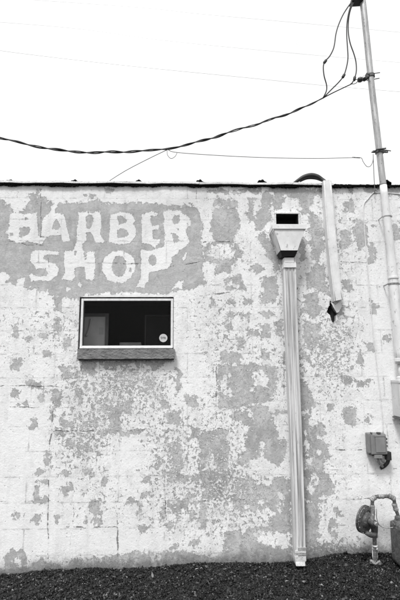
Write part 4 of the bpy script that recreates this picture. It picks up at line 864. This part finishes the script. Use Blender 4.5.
# loose stones
def chips(n, x0, x1, y0, y1, smin, smax, bias=1.0):
    x = RNG.uniform(x0, x1, n); y = y1-(y1-y0)*RNG.random(n)**bias
    y = np.minimum(y, -.004); z = H(x, y)+RNG.uniform(-.004, .008, n)
    s = RNG.uniform(smin, smax, n)*np.where(RNG.random(n) < .03, 2.0, np.where(RNG.random(n) < .3, .65, 1))
    oct_ = np.array([(1,0,0),(-1,0,0),(0,1,0),(0,-1,0),(0,0,1),(0,0,-1)], float)
    v = oct_[None]*RNG.uniform(.55, 1.25, (n,6,1)) + RNG.normal(0, .28, (n,6,3)); v[:,:,0] *= RNG.uniform(.8,1.9,(n,1)); v[:,:,2] *= RNG.uniform(.3,.75,(n,1))
    an = RNG.uniform(0, 2*np.pi, n); tl_ = RNG.normal(0, .5, n)
    ct, st_ = np.cos(tl_)[:,None], np.sin(tl_)[:,None]; vx = v[:,:,0]*ct-v[:,:,2]*st_; vz = v[:,:,0]*st_+v[:,:,2]*ct
    c_, s_ = np.cos(an)[:,None], np.sin(an)[:,None]; X_ = (vx*c_-v[:,:,1]*s_)*s[:,None]+x[:,None]; Y_ = (vx*s_+v[:,:,1]*c_)*s[:,None]+y[:,None]; Z_ = vz*s[:,None]+z[:,None]
    Y_ = np.minimum(Y_, -.002)
    f = np.array([(0,2,4),(2,1,4),(1,3,4),(3,0,4),(2,0,5),(1,2,5),(3,1,5),(0,3,5)]); F_ = (f[None]+6*np.arange(n)[:,None,None]).reshape(-1,3)
    t_ = RNG.random(n); tone_ = np.where(t_ < .75, RNG.uniform(.003,.016,n), np.where(t_ < .955, RNG.uniform(.015,.06,n), RNG.uniform(.08,.25,n))); tone_ = np.where(RNG.random(n) < .002, .33, tone_)
    return np.stack([X_, Y_, Z_], -1).reshape(-1,3), F_, np.repeat(tone_, 6)
A = chips(95000, P(-25,560).x, P(425,560).x, -1.0, 0, .0038, .0105); B = chips(26000, -5, 5, -2.6, -.3, .006, .014)
cm_, nt, b = newmat('dark stone chips'); k = N(nt); tn = k.attr('tone'); k.put(b.inputs['Base Color'], k.grey(k.m('MULTIPLY', tn, k.mapr(k.noise(300,2,.5,k.pos()), .3, .7, .6, 1.4)))); b.inputs['Roughness'].default_value = .55; b.inputs['Specular IOR Level'].default_value = .4
co_ = np.vstack([A[0], B[0]]); fa = np.vstack([A[1], B[1]+len(A[0])]); me = np_mesh('gravel', co_, fa, {'tone': np.concatenate([A[2], B[2]])})
o = link('gravel', me, cm_); tag(o, 'dark crushed stone spread along the foot of the wall', 'gravel', kind='stuff')
# one pale pebble that catches the eye
for (px_, py_, r_, lab) in ((359.5,588.3,.014,'small white pebble lying on the dark gravel in front of the gas meter'),):
    y_ = -.62
    for _ in range(40):
        p = P(px_, py_, y_); hz = float(H(np.array(p.x), np.array(y_)))+.01; y_ += (hz-p.z)*1.2
    mb = MB(); mb.lathe((p.x, y_, hz-.006), (0,0,1), [(0,.006),(.004,.011),(.010,.0115),(.015,.008),(.017,.003)], 7); tag(mb.build('pebble', M['duct'], None), lab, 'pebble')

# ------------------------------------------------------------------ light
SUN_EL, SUN_AZ = 58, 205      # azimuth of the sun measured from +Y clockwise: behind and left of the camera
w = bpy.data.worlds.new('World'); scene.world = w; w.use_nodes = True; nt = w.node_tree; nt.nodes.clear(); k = N(nt)
ow = k.n('ShaderNodeOutputWorld'); bg = k.n('ShaderNodeBackground'); sky = k.n('ShaderNodeTexSky'); sky.sky_type = 'NISHITA'; sky.sun_disc = False
sky.sun_elevation = R(SUN_EL); sky.sun_rotation = R(SUN_AZ); sky.air_density = 1; sky.dust_density = 4; sky.ozone_density = 1
bw = k.n('ShaderNodeRGBToBW'); nt.links.new(sky.outputs[0], bw.inputs[0])
tc = k.n('ShaderNodeTexCoord'); cl_ = k.noise(2.2, 5, .55, tc.outputs['Generated'])
cloud = k.mapr(cl_, .3, .7, 7.6, 10.8)
val = k.mix(.88, bw.outputs[0], cloud)
nt.links.new(k.grey(val), bg.inputs[0]); bg.inputs[1].default_value = .1; nt.links.new(bg.outputs[0], ow.inputs[0])
sl = bpy.data.lights.new('sun', 'SUN'); sl.energy = 2.3; sl.angle = R(12); so = bpy.data.objects.new('sun', sl); col.objects.link(so)
dv = Vector((math.sin(R(SUN_AZ))*math.cos(R(SUN_EL)), math.cos(R(SUN_AZ))*math.cos(R(SUN_EL)), math.sin(R(SUN_EL))))
so.rotation_euler = dv.to_track_quat('Z', 'Y').to_euler(); so.location = (0,-6,8)
vs_ = scene.view_settings; vs_.view_transform = 'Standard'; vs_.look = 'None'; vs_.exposure = .37; vs_.gamma = 1; vs_.use_curve_mapping = False
for o in bpy.data.objects:
    if '_m' in o: del o['_m']
